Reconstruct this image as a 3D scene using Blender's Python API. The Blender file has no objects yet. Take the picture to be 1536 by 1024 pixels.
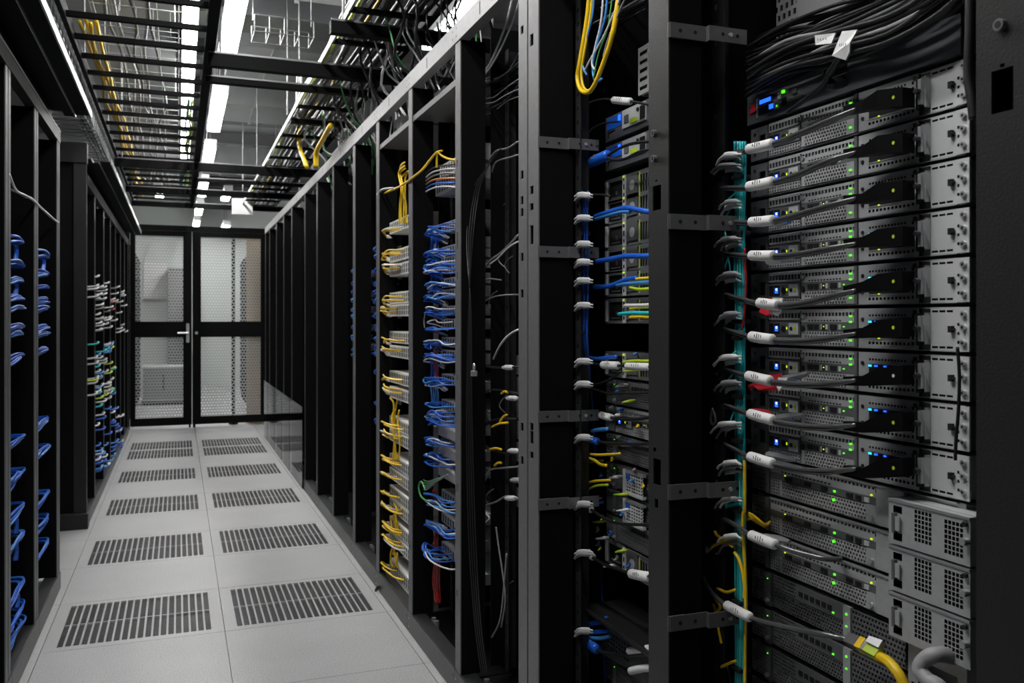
import bpy, math, random
from mathutils import Vector, Matrix
R = random.Random(7)
SC = bpy.context.scene
COL = SC.collection
PI = math.pi

# ------------------------------------------------------------------ camera model (1536x1024 frame)
FPX = 1310.0
VPX, HOR = 268.0, 480.0
TH = math.atan2(768.0 - VPX, FPX)
CT, ST = math.cos(TH), math.sin(TH)
H = 1.135
def P(x, y, X):
    """point of the place on the plane X = const that the photo shows at pixel (x, y)"""
    z = FPX * X / (CT * (x - VPX))
    return Vector((X, (z - X * ST) / CT, H - (y - HOR) * z / FPX))
def V(x, y, z): return Vector((x, y, z))

# ------------------------------------------------------------------ materials
MATS = {}
def mat(name, col, rough=.5, metal=0., emit=0., var=.12, scale=40., bump=0., alpha=None, spec=.5):
    m = bpy.data.materials.new(name); m.use_nodes = True
    nt = m.node_tree; b = nt.nodes['Principled BSDF']
    b.inputs['Roughness'].default_value = rough
    b.inputs['Metallic'].default_value = metal
    b.inputs['Specular IOR Level'].default_value = spec
    c = (col[0], col[1], col[2], 1)
    if emit:
        b.inputs['Base Color'].default_value = c
        b.inputs['Emission Color'].default_value = c
        b.inputs['Emission Strength'].default_value = emit
    else:
        tc = nt.nodes.new('ShaderNodeTexCoord')
        no = nt.nodes.new('ShaderNodeTexNoise'); no.inputs['Scale'].default_value = scale
        no.inputs['Detail'].default_value = 4
        nt.links.new(tc.outputs['Object'], no.inputs['Vector'])
        mx = nt.nodes.new('ShaderNodeMix'); mx.data_type = 'RGBA'
        mx.inputs['A'].default_value = tuple(v * (1 - var) for v in col) + (1,)
        mx.inputs['B'].default_value = tuple(min(1, v * (1 + var)) for v in col) + (1,)
        nt.links.new(no.outputs['Fac'], mx.inputs['Factor'])
        nt.links.new(mx.outputs['Result'], b.inputs['Base Color'])
        if bump:
            bp = nt.nodes.new('ShaderNodeBump'); bp.inputs['Strength'].default_value = bump
            bp.inputs['Distance'].default_value = .002
            nt.links.new(no.outputs['Fac'], bp.inputs['Height'])
            nt.links.new(bp.outputs['Normal'], b.inputs['Normal'])
    MATS[name] = m
    return m
mat('black_steel', (.020, .020, .0205), .42, 0, var=.3, scale=300, bump=.25, spec=.28)
mat('dark_steel', (.0045, .0045, .005), .6, 0, var=.3, scale=200, bump=.2, spec=.06)
mat('rack_interior', (.005, .005, .0055), .6, 0, var=.3, scale=30, spec=.08)
mat('header_steel', (.16, .16, .165), .48, .3, var=.2, scale=60)
mat('server_steel', (.43, .44, .45), .40, .3, var=.16, scale=90, bump=.1)
mat('server_dark', (.12, .124, .13), .42, .15, var=.2, scale=80, bump=.1)
mat('plate_light', (.60, .61, .62), .38, .25, var=.08, scale=25)
mat('charcoal_face', (.085, .09, .10), .42, .1, var=.15, scale=220, bump=.2)
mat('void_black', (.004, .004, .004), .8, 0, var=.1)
mat('port_black', (.012, .012, .013), .45, 0)
mat('bright_metal', (.62, .63, .65), .28, .7, var=.1, scale=60)
mat('white_box', (.80, .80, .79), .45, 0, var=.08, scale=30)
mat('black_rubber', (.013, .013, .014), .38, 0, var=.25, scale=120)
mat('plug_black', (.004, .004, .0045), .5, 0, spec=.08)
mat('cable_sheen', (.075, .075, .078), .2, 0, spec=1.0)
mat('black_cable', (.02, .02, .021), .3, 0, spec=.7)
mat('beam_steel', (.30, .30, .305), .5, .25, var=.15, scale=40)
mat('teal_dark', (.012, .30, .34), .4, 0)
mat('teal_pale', (.08, .66, .66), .4, 0)
mat('cable_grey', (.20, .20, .21), .4, 0)
mat('cable_white', (.62, .62, .63), .45, 0)
mat('sleeve_white', (.74, .74, .74), .5, 0, var=.06)
mat('label_ink', (.05, .05, .05), .6, 0)
mat('cable_blue', (.012, .10, .52), .35, 0)
mat('deep_blue', (.008, .05, .30), .4, 0)
mat('cable_light_blue', (.06, .25, .62), .35, 0)
mat('cable_teal', (.025, .52, .54), .4, 0)
mat('cable_yellow', (.78, .52, .015), .4, 0)
mat('cable_red', (.34, .015, .012), .4, 0)
mat('cable_green', (.06, .30, .08), .4, 0)
mat('cable_purple', (.32, .16, .34), .4, 0)
mat('cable_orange', (.62, .22, .04), .4, 0)
mat('tag_red', (.50, .015, .03), .5, 0)
mat('steel_grey', (.16, .16, .165), .4, .5, var=.15, scale=60)
mat('grey_plastic', (.30, .30, .31), .45, 0)
mat('yellow_green', (.45, .60, .03), .4, 0)
mat('tray_wire', (.42, .43, .44), .35, .6)
mat('duct_metal', (.24, .25, .255), .45, .3, var=.15, scale=8)
mat('tan_board', (.42, .29, .15), .6, 0, var=.2, scale=18)
mat('floor_base', (.02, .02, .02), .9, 0)
mat('far_wall', (.60, .645, .625), .7, 0, var=.06, scale=4)
mat('side_wall', (.10, .10, .105), .8, 0, var=.1, scale=4)
mat('led_blue', (.012, .09, 1.0), emit=2.6)
mat('led_cyan', (.04, .55, .62), emit=1.6)
mat('led_green', (.10, .80, .03), emit=1.3)
mat('led_yellow', (.50, .72, .03), emit=1.0)
mat('led_white', (.6, .8, 1.0), emit=3)
mat('tube_light', (1.0, .99, .97), emit=46)
mat('kerb_steel', (.030, .031, .033), .36, .2, var=.15, scale=90)

def floor_mat():
    m = bpy.data.materials.new('floor_laminate'); m.use_nodes = True
    nt = m.node_tree; b = nt.nodes['Principled BSDF']
    tc = nt.nodes.new('ShaderNodeTexCoord')
    n1 = nt.nodes.new('ShaderNodeTexNoise'); n1.inputs['Scale'].default_value = 220; n1.inputs['Detail'].default_value = 3
    n2 = nt.nodes.new('ShaderNodeTexNoise'); n2.inputs['Scale'].default_value = 3.5; n2.inputs['Detail'].default_value = 5
    for n in (n1, n2): nt.links.new(tc.outputs['Object'], n.inputs['Vector'])
    r = nt.nodes.new('ShaderNodeValToRGB')
    r.color_ramp.elements[0].position = .36; r.color_ramp.elements[0].color = (.27, .275, .28, 1)
    r.color_ramp.elements[1].position = .62; r.color_ramp.elements[1].color = (.43, .435, .44, 1)
    nt.links.new(n1.outputs['Fac'], r.inputs['Fac'])
    mx = nt.nodes.new('ShaderNodeMix'); mx.data_type = 'RGBA'; mx.blend_type = 'MULTIPLY'; mx.inputs['Factor'].default_value = .35
    r2 = nt.nodes.new('ShaderNodeValToRGB')
    r2.color_ramp.elements[0].position = .3; r2.color_ramp.elements[0].color = (.72, .72, .72, 1)
    r2.color_ramp.elements[1].position = .65
    nt.links.new(n2.outputs['Fac'], r2.inputs['Fac'])
    nt.links.new(r.outputs['Color'], mx.inputs['A']); nt.links.new(r2.outputs['Color'], mx.inputs['B'])
    nt.links.new(mx.outputs['Result'], b.inputs['Base Color'])
    b.inputs['Roughness'].default_value = .42
    MATS['floor_laminate'] = m
floor_mat()

def mesh_sheet_mat():
    """perforated sheet: round holes in a staggered grid"""
    m = bpy.data.materials.new('perforated_sheet'); m.use_nodes = True
    nt = m.node_tree; b = nt.nodes['Principled BSDF']
    b.inputs['Base Color'].default_value = (.45, .47, .47, 1); b.inputs['Roughness'].default_value = .5; b.inputs['Metallic'].default_value = .2
    tc = nt.nodes.new('ShaderNodeTexCoord')
    sp = nt.nodes.new('ShaderNodeSeparateXYZ'); nt.links.new(tc.outputs['Object'], sp.inputs[0])
    def math_(op, a, bb=None):
        n = nt.nodes.new('ShaderNodeMath'); n.operation = op
        for i, v in enumerate((a, bb)):
            if v is None: continue
            if isinstance(v, (int, float)): n.inputs[i].default_value = v
            else: nt.links.new(v, n.inputs[i])
        return n.outputs[0]
    pit = .030
    row = math_('FLOOR', math_('DIVIDE', sp.outputs['Z'], pit))
    sh = math_('MULTIPLY', math_('MODULO', row, 2.), .5)
    u = math_('SUBTRACT', math_('FRACT', math_('ADD', math_('DIVIDE', sp.outputs['X'], pit), sh)), .5)
    v = math_('SUBTRACT', math_('FRACT', math_('DIVIDE', sp.outputs['Z'], pit)), .5)
    d = math_('SQRT', math_('ADD', math_('MULTIPLY', u, u), math_('MULTIPLY', v, v)))
    hole = math_('LESS_THAN', d, .42)
    tr = nt.nodes.new('ShaderNodeBsdfTransparent')
    ms = nt.nodes.new('ShaderNodeMixShader')
    nt.links.new(hole, ms.inputs[0]); nt.links.new(b.outputs[0], ms.inputs[1]); nt.links.new(tr.outputs[0], ms.inputs[2])
    nt.links.new(ms.outputs[0], nt.nodes['Material Output'].inputs[0])
    MATS['perforated_sheet'] = m
mesh_sheet_mat()

def clear_mat():
    m = bpy.data.materials.new('clear_acrylic'); m.use_nodes = True
    nt = m.node_tree
    g = nt.nodes.new('ShaderNodeBsdfGlossy'); g.inputs['Roughness'].default_value = .06
    t = nt.nodes.new('ShaderNodeBsdfTransparent'); t.inputs['Color'].default_value = (.82, .86, .85, 1)
    fr = nt.nodes.new('ShaderNodeFresnel'); fr.inputs['IOR'].default_value = 1.18
    ms = nt.nodes.new('ShaderNodeMixShader')
    nt.links.new(fr.outputs[0], ms.inputs[0]); nt.links.new(t.outputs[0], ms.inputs[1]); nt.links.new(g.outputs[0], ms.inputs[2])
    nt.links.new(ms.outputs[0], nt.nodes['Material Output'].inputs[0])
    MATS['clear_acrylic'] = m
clear_mat()

# ------------------------------------------------------------------ mesh builder
class MB:
    def __init__(s): s.v = []; s.f = []; s.m = []; s.names = []
    def mi(s, name):
        if name not in s.names: s.names.append(name)
        return s.names.index(name)
    def quad(s, a, b, c, d, m):
        i = len(s.v); s.v += [tuple(a), tuple(b), tuple(c), tuple(d)]; s.f.append((i, i+1, i+2, i+3)); s.m.append(s.mi(m))
    def box(s, x0, x1, y0, y1, z0, z1, m):
        if x1 < x0: x0, x1 = x1, x0
        if y1 < y0: y0, y1 = y1, y0
        if z1 < z0: z0, z1 = z1, z0
        i = len(s.v); k = s.mi(m)
        s.v += [(x0,y0,z0),(x1,y0,z0),(x1,y1,z0),(x0,y1,z0),(x0,y0,z1),(x1,y0,z1),(x1,y1,z1),(x0,y1,z1)]
        for f in ((0,3,2,1),(4,5,6,7),(0,1,5,4),(1,2,6,5),(2,3,7,6),(3,0,4,7)):
            s.f.append(tuple(i+j for j in f)); s.m.append(k)
        return s
    def prism(s, poly, y0, y1, m):
        """polygon in x,z (counter-clockwise seen from -y) extruded along y"""
        i = len(s.v); n = len(poly); k = s.mi(m)
        s.v += [(p[0], y0, p[1]) for p in poly] + [(p[0], y1, p[1]) for p in poly]
        s.f.append(tuple(i+j for j in range(n))); s.m.append(k)
        s.f.append(tuple(i+n+j for j in reversed(range(n)))); s.m.append(k)
        for j in range(n):
            a, b = j, (j+1) % n
            s.f.append((i+b, i+a, i+n+a, i+n+b)); s.m.append(k)
        return s
    def cyl(s, p0, p1, r, m, n=10, r1=None):
        s.tube([Vector(p0), Vector(p1)], [r, r if r1 is None else r1], m, n)
        return s
    def tube(s, pts, rad, m, n=6):
        pts = [Vector(p) for p in pts]; L = len(pts); k = s.mi(m)
        rads = rad if isinstance(rad, (list, tuple)) else [rad] * L
        tang = []
        for i in range(L):
            t = pts[min(i+1, L-1)] - pts[max(i-1, 0)]
            tang.append(t.normalized() if t.length > 1e-9 else Vector((0,0,1)))
        up = Vector((0,0,1)) if abs(tang[0].z) < .9 else Vector((1,0,0))
        nrm = tang[0].cross(up).normalized(); base = len(s.v)
        for i in range(L):
            nrm = (nrm - tang[i] * nrm.dot(tang[i]))
            nrm = nrm.normalized() if nrm.length > 1e-6 else tang[i].orthogonal().normalized()
            bi = tang[i].cross(nrm)
            for j in range(n):
                a = 2*PI*j/n
                s.v.append(tuple(pts[i] + (nrm*math.cos(a) + bi*math.sin(a)) * rads[i]))
        for i in range(L-1):
            for j in range(n):
                a = base + i*n + j; b = base + i*n + (j+1) % n
                s.f.append((a, b, b+n, a+n)); s.m.append(k)
        s.f.append(tuple(base + j for j in reversed(range(n)))); s.m.append(k)
        s.f.append(tuple(base + (L-1)*n + j for j in range(n))); s.m.append(k)
        return s
    def plate(s, x0, x1, z0, z1, holes, y, t, m, inner=None):
        """front plate at depth y (front) to y+t with real rectangular holes"""
        xs = sorted({x0, x1} | {h[0] for h in holes} | {h[1] for h in holes})
        zs = sorted({z0, z1} | {h[2] for h in holes} | {h[3] for h in holes})
        inside = lambda cx, cz: any(h[0] < cx < h[1] and h[2] < cz < h[3] for h in holes)
        for zi in range(len(zs)-1):
            cz = (zs[zi]+zs[zi+1])/2; run = None
            for xi in range(len(xs)):
                hole = xi == len(xs)-1 or inside((xs[xi]+xs[xi+1])/2, cz)
                if not hole and run is None: run = xs[xi]
                if hole and run is not None:
                    a, b = run, xs[xi]
                    s.quad((a,y,zs[zi]),(b,y,zs[zi]),(b,y,zs[zi+1]),(a,y,zs[zi+1]), m)
                    s.quad((b,y+t,zs[zi]),(a,y+t,zs[zi]),(a,y+t,zs[zi+1]),(b,y+t,zs[zi+1]), m)
                    run = None
        im = inner or m
        for (a, b, c, d) in holes:
            s.quad((a,y,c),(a,y+t,c),(b,y+t,c),(b,y,c), im); s.quad((a,y,d),(b,y,d),(b,y+t,d),(a,y+t,d), im)
            s.quad((a,y,c),(a,y,d),(a,y+t,d),(a,y+t,c), im); s.quad((b,y,c),(b,y+t,c),(b,y+t,d),(b,y,d), im)
        s.quad((x0,y,z0),(x0,y+t,z0),(x1,y+t,z0),(x1,y,z0), m); s.quad((x0,y,z1),(x1,y,z1),(x1,y+t,z1),(x0,y+t,z1), m)
        s.quad((x0,y,z0),(x0,y,z1),(x0,y+t,z1),(x0,y+t,z0), m); s.quad((x1,y,z0),(x1,y+t,z0),(x1,y+t,z1),(x1,y,z1), m)
        return s
    def perf(s, x0, x1, z0, z1, nx, nz, y, m, fx=.62, fz=.62, t=.002, back='void_black', stagger=False):
        """perforated field: nx by nz real holes with a dark cavity behind"""
        dx = (x1-x0)/nx; dz = (z1-z0)/nz
        gz = dz*(1-fz); gx = dx*(1-fx)
        for j in range(nz+1):
            a = z0 + j*dz - gz/2; b = a + gz
            a = max(a, z0); b = min(b, z1)
            s.quad((x0,y,a),(x1,y,a),(x1,y,b),(x0,y,b), m)
            s.quad((x0,y,b),(x1,y,b),(x1,y+t,b),(x0,y+t,b), m)
        for j in range(nz):
            za = z0 + j*dz + gz/2; zb = za + dz*fz
            off = dx/2 if stagger and j % 2 else 0
            for i in range(nx+1):
                a = max(x0, x0 + i*dx - gx/2 + off); b = min(x1, x0 + i*dx + gx/2 + off)
                if b <= a: continue
                s.quad((a,y,za),(b,y,za),(b,y,zb),(a,y,zb), m)
                s.quad((b,y,za),(b,y+t,za),(b,y+t,zb),(b,y,zb), m)
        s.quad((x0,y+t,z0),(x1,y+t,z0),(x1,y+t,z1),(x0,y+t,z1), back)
        return s
    def build(s, name, parent=None, loc=(0,0,0), rot=0., smooth=False, bevel=0.):
        me = bpy.data.meshes.new(name); me.from_pydata(s.v, [], s.f)
        for n in s.names: me.materials.append(MATS[n])
        me.polygons.foreach_set('material_index', s.m)
        if smooth: me.polygons.foreach_set('use_smooth', [True]*len(s.f))
        me.update()
        o = bpy.data.objects.new(name, me); COL.objects.link(o)
        o.location = loc; o.rotation_euler = (0,0,rot)
        if parent is not None: o.parent = parent
        if bevel:
            b = o.modifiers.new('edge', 'BEVEL'); b.width = bevel; b.segments = 2; b.limit_method = 'ANGLE'
        return o

def tag(o, label, cat, group=None):
    o['label'] = label; o['category'] = cat
    if group: o['group'] = group
    return o
def thing(name, label, cat, loc=(0,0,0), rot=0., group=None):
    o = bpy.data.objects.new(name, None); COL.objects.link(o)
    o.empty_display_size = .05; o.location = loc; o.rotation_euler = (0,0,rot)
    return tag(o, label, cat, group)
def struct(o): o['kind'] = 'structure'; return o
def dup(root, label, loc=None, group=None, rot=None):
    r = root.copy(); COL.objects.link(r); r['label'] = label
    if group: r['group'] = group
    if loc is not None: r.location = loc
    if rot is not None: r.rotation_euler = (0,0,rot)
    for ch in list(root.children):
        c = ch.copy(); COL.objects.link(c); c.parent = r
        for g in ch.children:
            d = g.copy(); COL.objects.link(d); d.parent = c
    return r
def smooth_path(pts, k=5):
    pts = [Vector(p) for p in pts]
    if len(pts) < 3: return pts
    out = []
    for i in range(len(pts)-1):
        p0 = pts[max(i-1,0)]; p1 = pts[i]; p2 = pts[i+1]; p3 = pts[min(i+2,len(pts)-1)]
        for j in range(k):
            t = j/k
            out.append(.5*((2*p1)+(p2-p0)*t+(2*p0-5*p1+4*p2-p3)*t*t+(3*p1-p0-3*p2+p3)*t*t*t))
    out.append(pts[-1]); return out
CN = {'cable_blue':'blue_patch_cord','cable_light_blue':'light_blue_patch_cord','cable_white':'white_patch_cord','cable_yellow':'yellow_patch_cord','cable_red':'red_patch_cord'}
def cord(pts, r, m, label, group=None, name='patch_cable', cat='cable', k=5, n=6, plug=None, plug_m='black_rubber', plug_r=None):
    """one cable as its own mesh; origin at its first point; optional plug child at its end"""
    pts = [Vector(p) for p in pts]; o0 = pts[0].copy()
    if name == 'patch_cable': name = CN.get(m, 'patch_cable')
    path = smooth_path([p - o0 for p in pts], k)
    o = MB().tube(path, r, m, n).build(name, loc=o0, smooth=True)
    tag(o, label, cat, group)
    if plug:
        e = path[-1]; d = (path[-1]-path[-2]).normalized()
        pr = plug_r or r*1.9
        MB().tube([e - d*plug, e - d*plug*.75, e, e + d*.003], [r*1.1, pr, pr, pr*.8], plug_m, 6).build('plug', o)
    return o
def sleeve(parent, a, b, r, m='sleeve_white', ink=True, name='label_sleeve'):
    """printed sleeve wrapped on a cable between world points a and b"""
    o0 = parent.location
    a = Vector(a) - o0; b = Vector(b) - o0; d = (b-a)
    mid = (a+b)/2 + Vector((0,0,-.0006))
    mb = MB().tube([a, a + d*.04, mid, b - d*.04, b], [r*.75, r, r*1.03, r, r*.75], m, 10)
    s = mb.build(name, parent, smooth=True)
    if ink:
        # illegible handwriting: short dark strokes on the side that faces the aisle
        dn = d.normalized(); nrm = Vector((-1,-.35,.35)); nrm = (nrm - dn*nrm.dot(dn)).normalized(); up = dn.cross(nrm)
        k = MB()
        for i in range(4):
            c = a + d*(.36 + .09*i) + nrm*(r*1.0)
            h = r*(.25 + .12*((i*7) % 3))
            k.tube([c - up*h, c + up*h*.9 + dn*r*.2], r*.09, 'label_ink', 4)
        k.build('printed_mark', s)
    return s
ORD = ['first','second','third','fourth','fifth','sixth','seventh','eighth','ninth','tenth','eleventh','twelfth','thirteenth','fourteenth','fifteenth','sixteenth','seventeenth','eighteenth']
RR = -PI/2   # right row: local x runs towards the camera, local y into the rack
RL = PI/2    # left row: local x runs away from the camera, local y into the rack

# ------------------------------------------------------------------ the room
XT = [-2.242, -1.642, -1.042, -.442, .158, .758, 1.358, 1.958, 2.558]
Y0T, DT = 2.804 - 12*.5468, .5468
def yrow(k): return 2.804 + k*DT
VENT = [1, 3, 5, 7, 9, 10]
fl = MB()
for ci in range(len(XT)-1):
    for k in range(-10, 24):
        if ci in (3, 4) and k in VENT: continue
        g = .0011
        fl.box(XT[ci]+g, XT[ci+1]-g, yrow(k)+g, yrow(k+1)-g, -.032, 0, 'floor_laminate')
struct(fl.build('floor', bevel=0))
struct(MB().box(-2.6, 3.1, -3, 16.2, -.42, -.40, 'floor_base').build('floor_slab'))
ce = MB().box(-2.6, 3.1, -3, 16.2, 3.32, 3.4, 'duct_metal')
struct(ce.build('ceiling'))
struct(MB().box(-2.6, -2.5, -3, 16.2, -.4, 3.32, 'side_wall').build('wall_left'))
struct(MB().box(3.0, 3.1, -3, 16.2, -.4, 3.32, 'side_wall').build('wall_right'))
struct(MB().box(-2.5, 3.0, 15.9, 16.0, -.4, 3.32, 'far_wall').build('wall_far'))
struct(MB().box(-2.5, 3.0, -2.9, -2.8, -.4, 3.32, 'side_wall').build('wall_back'))

# perforated floor tiles
def vent_tile(label, loc):
    t = thing('vent_tile', label, 'floor tile', loc, 0, 'perforated floor tiles')
    w, d = XT[4]-XT[3], DT
    g = .0011; mx, my = .042, .036
    holes = []
    nx = 20; px = (w-2*mx)/nx; yh = (d-2*my)/2
    p = MB()
    # build in x,z then lay flat: plate() makes x/z plates, so swap coordinates afterwards
    for i in range(nx):
        for j in range(2):
            holes.append((mx+i*px+px*.13, mx+(i+1)*px-px*.13, my+j*yh+.003, my+(j+1)*yh-.003))
    p.plate(g, w-g, g, d-g, holes, 0, .006, 'floor_laminate')
    p.v = [(x, z, -y) for (x, y, z) in p.v]
    p.f = [tuple(reversed(f)) for f in p.f]
    p.build('top_plate', t)
    s = MB()
    n = 30
    for i in range(n):
        y = my + (i+.5)*(d-2*my)/n
        s.box(mx, w-mx, y-.0022, y+.0022, -.026, -.006, 'steel_grey')
    s.build('cross_slats', t)
    f = MB()
    f.box(g, mx, g, d-g, -.03, -.006, 'steel_grey').box(w-mx, w-g, g, d-g, -.03, -.006, 'steel_grey')
    f.box(mx, w-mx, g, my, -.03, -.006, 'steel_grey').box(mx, w-mx, d-my, d-g, -.03, -.006, 'steel_grey')
    f.build('frame', t)
    return t
v0 = None
for ri, k in enumerate(VENT):
    for ci, side in ((3, 'left'), (4, 'right')):
        where = ['nearest the camera', 'second from the camera', 'third from the camera', 'fourth from the camera', 'second from the mesh doors', 'closest to the mesh doors'][ri]
        lab = f'grey perforated floor tile in the {side} column of the aisle, {where}'
        if v0 is None: v0 = vent_tile(lab, (XT[ci], yrow(k), 0))
        else: dup(v0, lab, (XT[ci], yrow(k), 0))

# ------------------------------------------------------------------ rack frames, right row
XF = .787
YF = [.687, 1.375, 2.016, 2.546, 3.124, 3.684, 4.217, 4.825, 5.42, 5.967, 6.69, 7.225, 7.79, 8.386, 8.80]
ZT0, ZT1 = 1.975, 2.034
KH = .072
def slot_holes(x0, x1, zs, hgt): return [(x0, x1, z, z+hgt) for z in zs]
def post_mesh(x0, x1, holes, depth=.10, m='black_steel', z0=KH, z1=ZT0, screws=()):
    """C-shaped upright: front plate with real holes, two flanges, a hollow back"""
    b = MB(); t = .003
    b.plate(x0, x1, z0, z1, holes, 0, t, m)
    b.box(x0, x0+t, t, depth, z0, z1, 'dark_steel'); b.box(x1-t, x1, t, depth, z0, z1, 'dark_steel')  # flanges coloured darker than the face: their shade is put into the colour
    b.box(x0+t, x1-t, .045, .048, z0, z1, 'rack_interior')
    for (x, z) in screws:
        b.cyl((x, .001, z), (x, -.006, z), .0062, 'steel_grey', 14)
        b.cyl((x, -.006, z), (x, -.0063, z), .0040, 'void_black', 8)
    return b
def rail_mesh(z0, z1, y=0, w=.028, m='black_steel'):
    hs = []; z = z0 + .03
    while z < z1 - .03:
        hs.append((.009, .018, z, z+.010)); z += .0333
    b = MB().plate(0, w, z0, z1, hs, y, .0025, m)
    b.box(0, .0025, y+.0025, y+.035, z0, z1, m)
    return b
def bracket_mesh(m='steel_grey'):
    """stepped strap that carries the mounting rail from the upright"""
    b = MB(); h = .026; t = .003
    b.box(.068, .0705, -.002, .03, -h/2, h/2, m)
    b.box(.0705, .0735, .0, .075, -h/2, h/2, m)
    b.box(.0735, .083, .072, .075, -h/2, h/2, m)
    b.box(.080, .083, .075, .150, -h/2, h/2, m)
    for y in (.02, .05, .10, .13):
        x = .0735 if y < .07 else .083
        b.cyl((x, y, 0), (x+.0006, y, 0), .0035, 'void_black', 8)
    b.cyl((.083, .115, 0), (.086, .115, 0), .004, 'bright_metal', 8)
    return b
def rack(i, label):
    y1 = YF[i]; y0 = YF[i-1] if i else -.05
    w = y1 - y0
    t = thing('server_rack', label, 'rack', (XF, y1, 0), RR, 'racks of the right row')
    pw = {0: .10, 1: .068, 2: .058}.get(i, .05)
    # bay 0 is cut by the frame: its upright is a wide near one
    dY = lambda x: y1 - P(x, 500, XF).y
    dZ = lambda x, y: P(x, y, XF).z
    if i == 0:
        hs = [(dY(1487), dY(1520), dZ(1503, 168), dZ(1503, 103)), (dY(1500), dY(1507), dZ(1503, 101), dZ(1503, 95))]
        post_mesh(0, .165, hs, .11, 'black_steel', KH, ZT0, [(dY(1503), dZ(1503, 38)), (dY(1512), .42)]).build('post', t, bevel=.004)
    elif i == 1:
        hs = [(dY(979), dY(991.5), dZ(985, 315), dZ(985, 278)), (dY(980), dY(991), dZ(985, 727), dZ(985, 688)),
              (dY(983), dY(986), dZ(985, 272), dZ(985, 269)), (dY(980), dY(984), dZ(985, 678), dZ(985, 672)), (dY(982), dY(987), dZ(985, 762), dZ(985, 748))]
        post_mesh(0, pw, hs, .066, 'black_steel', KH, ZT0, [(dY(983), dZ(983, 200)), (dY(983), dZ(983, 238)), (dY(995), .2)]).build('post', t, bevel=.003)
    elif i == 2:
        hs = []
        for yy in (45, 262, 300, 318, 385, 440, 640, 690): hs.append((dY(781), dY(785), dZ(783, yy+6), dZ(783, yy-6)))
        post_mesh(0, dY(790.5), hs, .09, 'header_steel', KH, ZT0).build('post', t, bevel=.002)
        hs = []
        for yy, hh in ((60, 9), (285, 6), (310, 5), (352, 14), (640, 6), (655, 10), (682, 5)): hs.append((dY(795), dY(800), dZ(797, yy+hh), dZ(797, yy-hh)))
        post_mesh(dY(792.5), dY(807.5), hs, .09, 'header_steel', KH, ZT0).build('post', t, bevel=.002)
    else:
        hs = [(.014, .024, z, z+.02) for z in (.3, .62, .95, 1.26, 1.6)] + [(.014, .026, 1.35, 1.40)]
        post_mesh(0, pw, hs, .08, 'header_steel' if i < 7 else 'black_steel', KH, ZT0).build('post', t, bevel=.0015)
    pe = {0: .165, 2: .12}.get(i, pw)
    px_ = .001 if i == 1 else pe*.2
    MB().box(px_, px_+.004, .064 if i == 1 else .11, 1.0, KH, ZT1, 'dark_steel').build('partition_panel', t)
    MB().box(0, w, .99, 1.0, KH, ZT1, 'rack_interior').build('back_panel', t)
    hb = MB().box(.0005, w-.0005, -.003, .001, ZT0, ZT1, 'beam_steel').box(.0005, w-.0005, .001, .04, ZT1-.003, ZT1, 'beam_steel')
    hb.box(.0005, w-.0005, .001, .03, ZT0, ZT0+.003, 'beam_steel')
    for x in (.02, w-.02):
        for z in (ZT0+.018, ZT0+.042): hb.cyl((x, -.003, z), (x, -.0034, z), .003, 'void_black', 8)
    hb.box(w*.45, w*.45+.005, -.0036, -.003, ZT0+.012, ZT0+.048, 'void_black')
    hb.build('header_beam', t, bevel=.0012)
    k = MB().box(.0008, w-.0008, -.004, .0, .004, KH, 'kerb_steel').box(.0008, w-.0008, 0, .05, KH-.004, KH, 'kerb_steel')
    for z in (.02, .05): k.cyl((.015, -.004, z), (.015, -.0046, z), .003, 'bright_metal', 8); k.cyl((w-.015, -.004, z), (w-.015, -.0046, z), .003, 'void_black', 8)
    k.build('plinth', t, bevel=.0012)
    MB().box(.004, w-.004, .05, .98, .03, .036, 'dark_steel').build('floor_pan', t)
    ft = MB()
    for x in (.09, .125): ft.cyl((x, .07, .036), (x, .07, .066), .009, 'bright_metal', 8)
    ft.build('foot_bolt', t)
    # mounting rails
    rw = rail_mesh(KH, ZT0-.02)
    rw.v = [(x, y, z) for (x, y, z) in rw.v]
    if i >= 1:
        if i == 1: rail_mesh(KH, ZT0-.02, 0, .038).build('mounting_rail', t, (.007, .128, 0))
        else: rw.build('mounting_rail', t, (pe if i > 2 else .117, .143 if i > 2 else .10, 0))
        rail_mesh(KH, ZT0-.02).build('mounting_rail', t, (w-.034, .196, 0))
    if i in (1, 2):
        zz = [dZ(1003, 45), dZ(1003, 332), dZ(1003, 738), dZ(1003, 935)] if i == 1 else [P(830, y, XF).z for y in (202, 373, 631, 768)]
        bm = bracket_mesh()
        if i == 2: bm.v = [(x+.060, y, z) for (x, y, z) in bm.v]
        b0 = bm.build('bracket', t, (0, 0, zz[0]), bevel=.0008)
        for z in zz[1:]:
            c = b0.copy(); COL.objects.link(c); c.parent = t; c.location = (0, 0, z)
    if i in (4, 5):
        MB().box(pe, w-.004, .006, .55, 1.858, 1.865, 'header_steel').box(pe, w-.004, .004, .008, 1.852, 1.872, 'header_steel').build('top_shelf', t)
    return t
rl = ['nearest black rack upright with a square hole at the right edge of the aisle',
      'black rack holding the row of grey servers with white sleeved power cables',
      'black rack with blue cable bundle and double upright, next to the sleeved server rack',
      'dark rack full of thin grey and black drop cables',
      'black rack full of blue patch cords and grey switches',
      'black rack of white switches with yellow patch cords',
      'dark rack just beyond the white switches, blue cords low down',
      'dark rack second beyond the white switches, a few blue cords']
RACKS = []
for i in range(len(YF)):
    if i < len(rl): lab = rl[i]
    else: lab = f'dark far rack of the right row, {ORD[len(YF)-1-i]} from the mesh doors'
    RACKS.append(rack(i, lab))

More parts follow.
